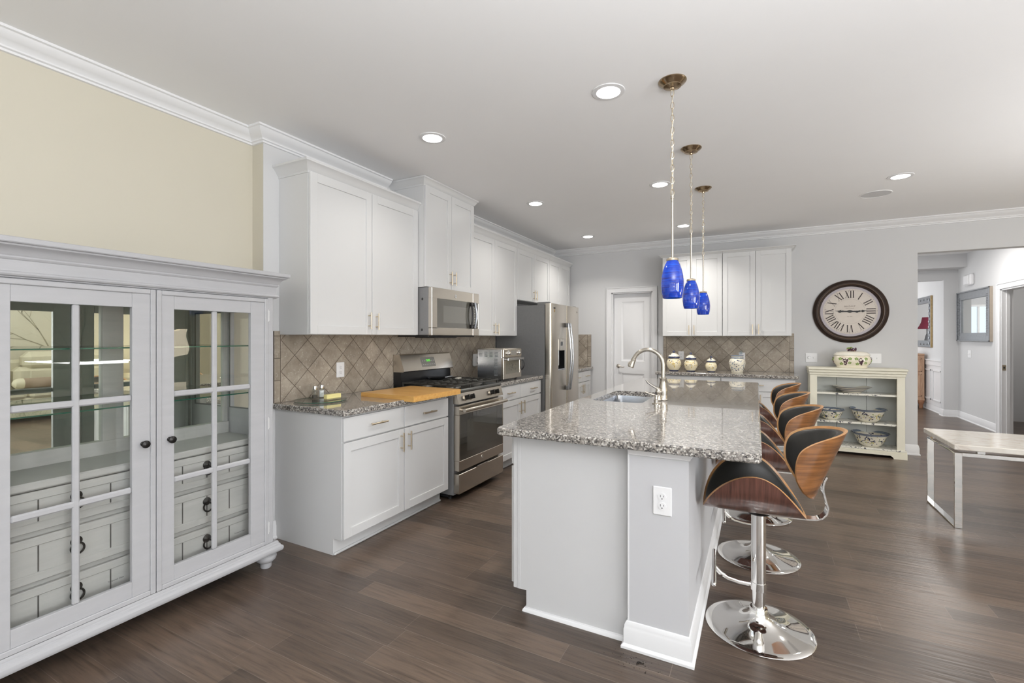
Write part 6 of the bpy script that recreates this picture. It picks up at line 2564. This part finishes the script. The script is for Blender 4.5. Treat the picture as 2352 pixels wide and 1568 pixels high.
MB().cyl((4.98, 3.48, .592), (4.98, 3.86, .592), .085, n=28).build('middle_band', taupe_m, t)
mb = MB()
mb.lathe([(.085, 0), (.086, .05), (.07, .10), (.03, .13), (0, .135)], (4.98, 3.86, .592), 24, axis='y')
mb.lathe([(.085, 0), (.086, -.05), (.07, -.10), (.03, -.13), (0, -.135)], (4.98, 3.48, .592), 24, axis='y')
mb.build('end_band', leatherw_m, t)
random.seed(11)
mb = MB()


def branch(p, d, ln, w, dep):
    pts = [p]
    a = d
    q = p
    for k in range(4):
        a += random.uniform(-.25, .25)
        q = (q[0] + math.cos(a) * ln / 4, q[1] + math.sin(a) * ln / 4)
        pts.append(q)
    vs = []
    for i, s in enumerate(pts):
        ww = w * (1 - .2 * i)
        nx_, nz_ = -math.sin(a), math.cos(a)
        vs += [(XR - .002, s[0] + nx_ * ww, s[1] + nz_ * ww), (XR - .002, s[0] - nx_ * ww, s[1] - nz_ * ww)]
    mb.add(vs, [(2 * i, 2 * i + 1, 2 * i + 3, 2 * i + 2) for i in range(len(pts) - 1)])
    if dep > 0:
        for k in (2, 3, 4, 4):
            branch(pts[k], a + random.uniform(-.9, .9), ln * random.uniform(.55, .8), w * .55, dep - 1)


for (py, lean) in ((4.05, 2.0), (4.15, 1.5), (4.05, 2.6)):
    branch((py, 1.15), lean, .75, .012, 4)
tag(mb.build('wall_decal', bark_m, org=(XR, 4.0, 1.6)), 'bare branch tree decal on the yellow wall, seen in the cabinet mirror', 'wall decal')
t = thing('floor_lamp', 'glowing wavy paper lamp reflected in the right cabinet door', 'lamp', (4.85, 5.35, 0))
MB().box(4.72, 4.98, 5.22, 5.48, .0, .025, .004).build('base', chrome_m, t)
MB().cyl((4.85, 5.35, .02), (4.85, 5.35, 1.05), .012, n=14).build('pole', chrome_m, t)
mb = MB()
n_, m_ = 12, 24
vs = []
for i in range(n_ + 1):
    z = 1.0 + .5 * i / n_
    o_ = .03 * math.sin(i / n_ * 2 * PI)
    sq = [(-.13, -.17), (.13, -.17), (.13, .17), (-.13, .17)]
    for (p, q) in sq:
        vs.append((4.85 + p, 5.35 + q + o_, z + (.03 * math.sin(q * 9))))
fs = []
for i in range(n_):
    for j in range(4):
        fs.append((i * 4 + j, i * 4 + (j + 1) % 4, i * 4 + 4 + (j + 1) % 4, i * 4 + 4 + j))
mb.add(vs, fs)
mb.build('lamp_shade', shade_m, t)

# crumbs on the floor by the island end
random.seed(2)
mb = MB()
for i in range(55):
    x = random.gauss(-.47, .05)
    y = random.gauss(1.965, .035)
    if y > 2.03: continue
    s = random.uniform(.0008, .0022)
    mb.ico((x, y, s * .6), s, 1, (1, 1, .6))
for i in range(14):
    s = random.uniform(.002, .004)
    mb.ico((random.gauss(-.43, .010), random.gauss(1.975, .005), s * .6), s, 1, (1, 1, .6))
o = mb.build('crumbs', crumb_m, org=(-.47, 1.97, 0))
tag(o, 'scatter of dark crumbs on the floor by the island baseboard', 'crumbs')
o['kind'] = 'stuff'
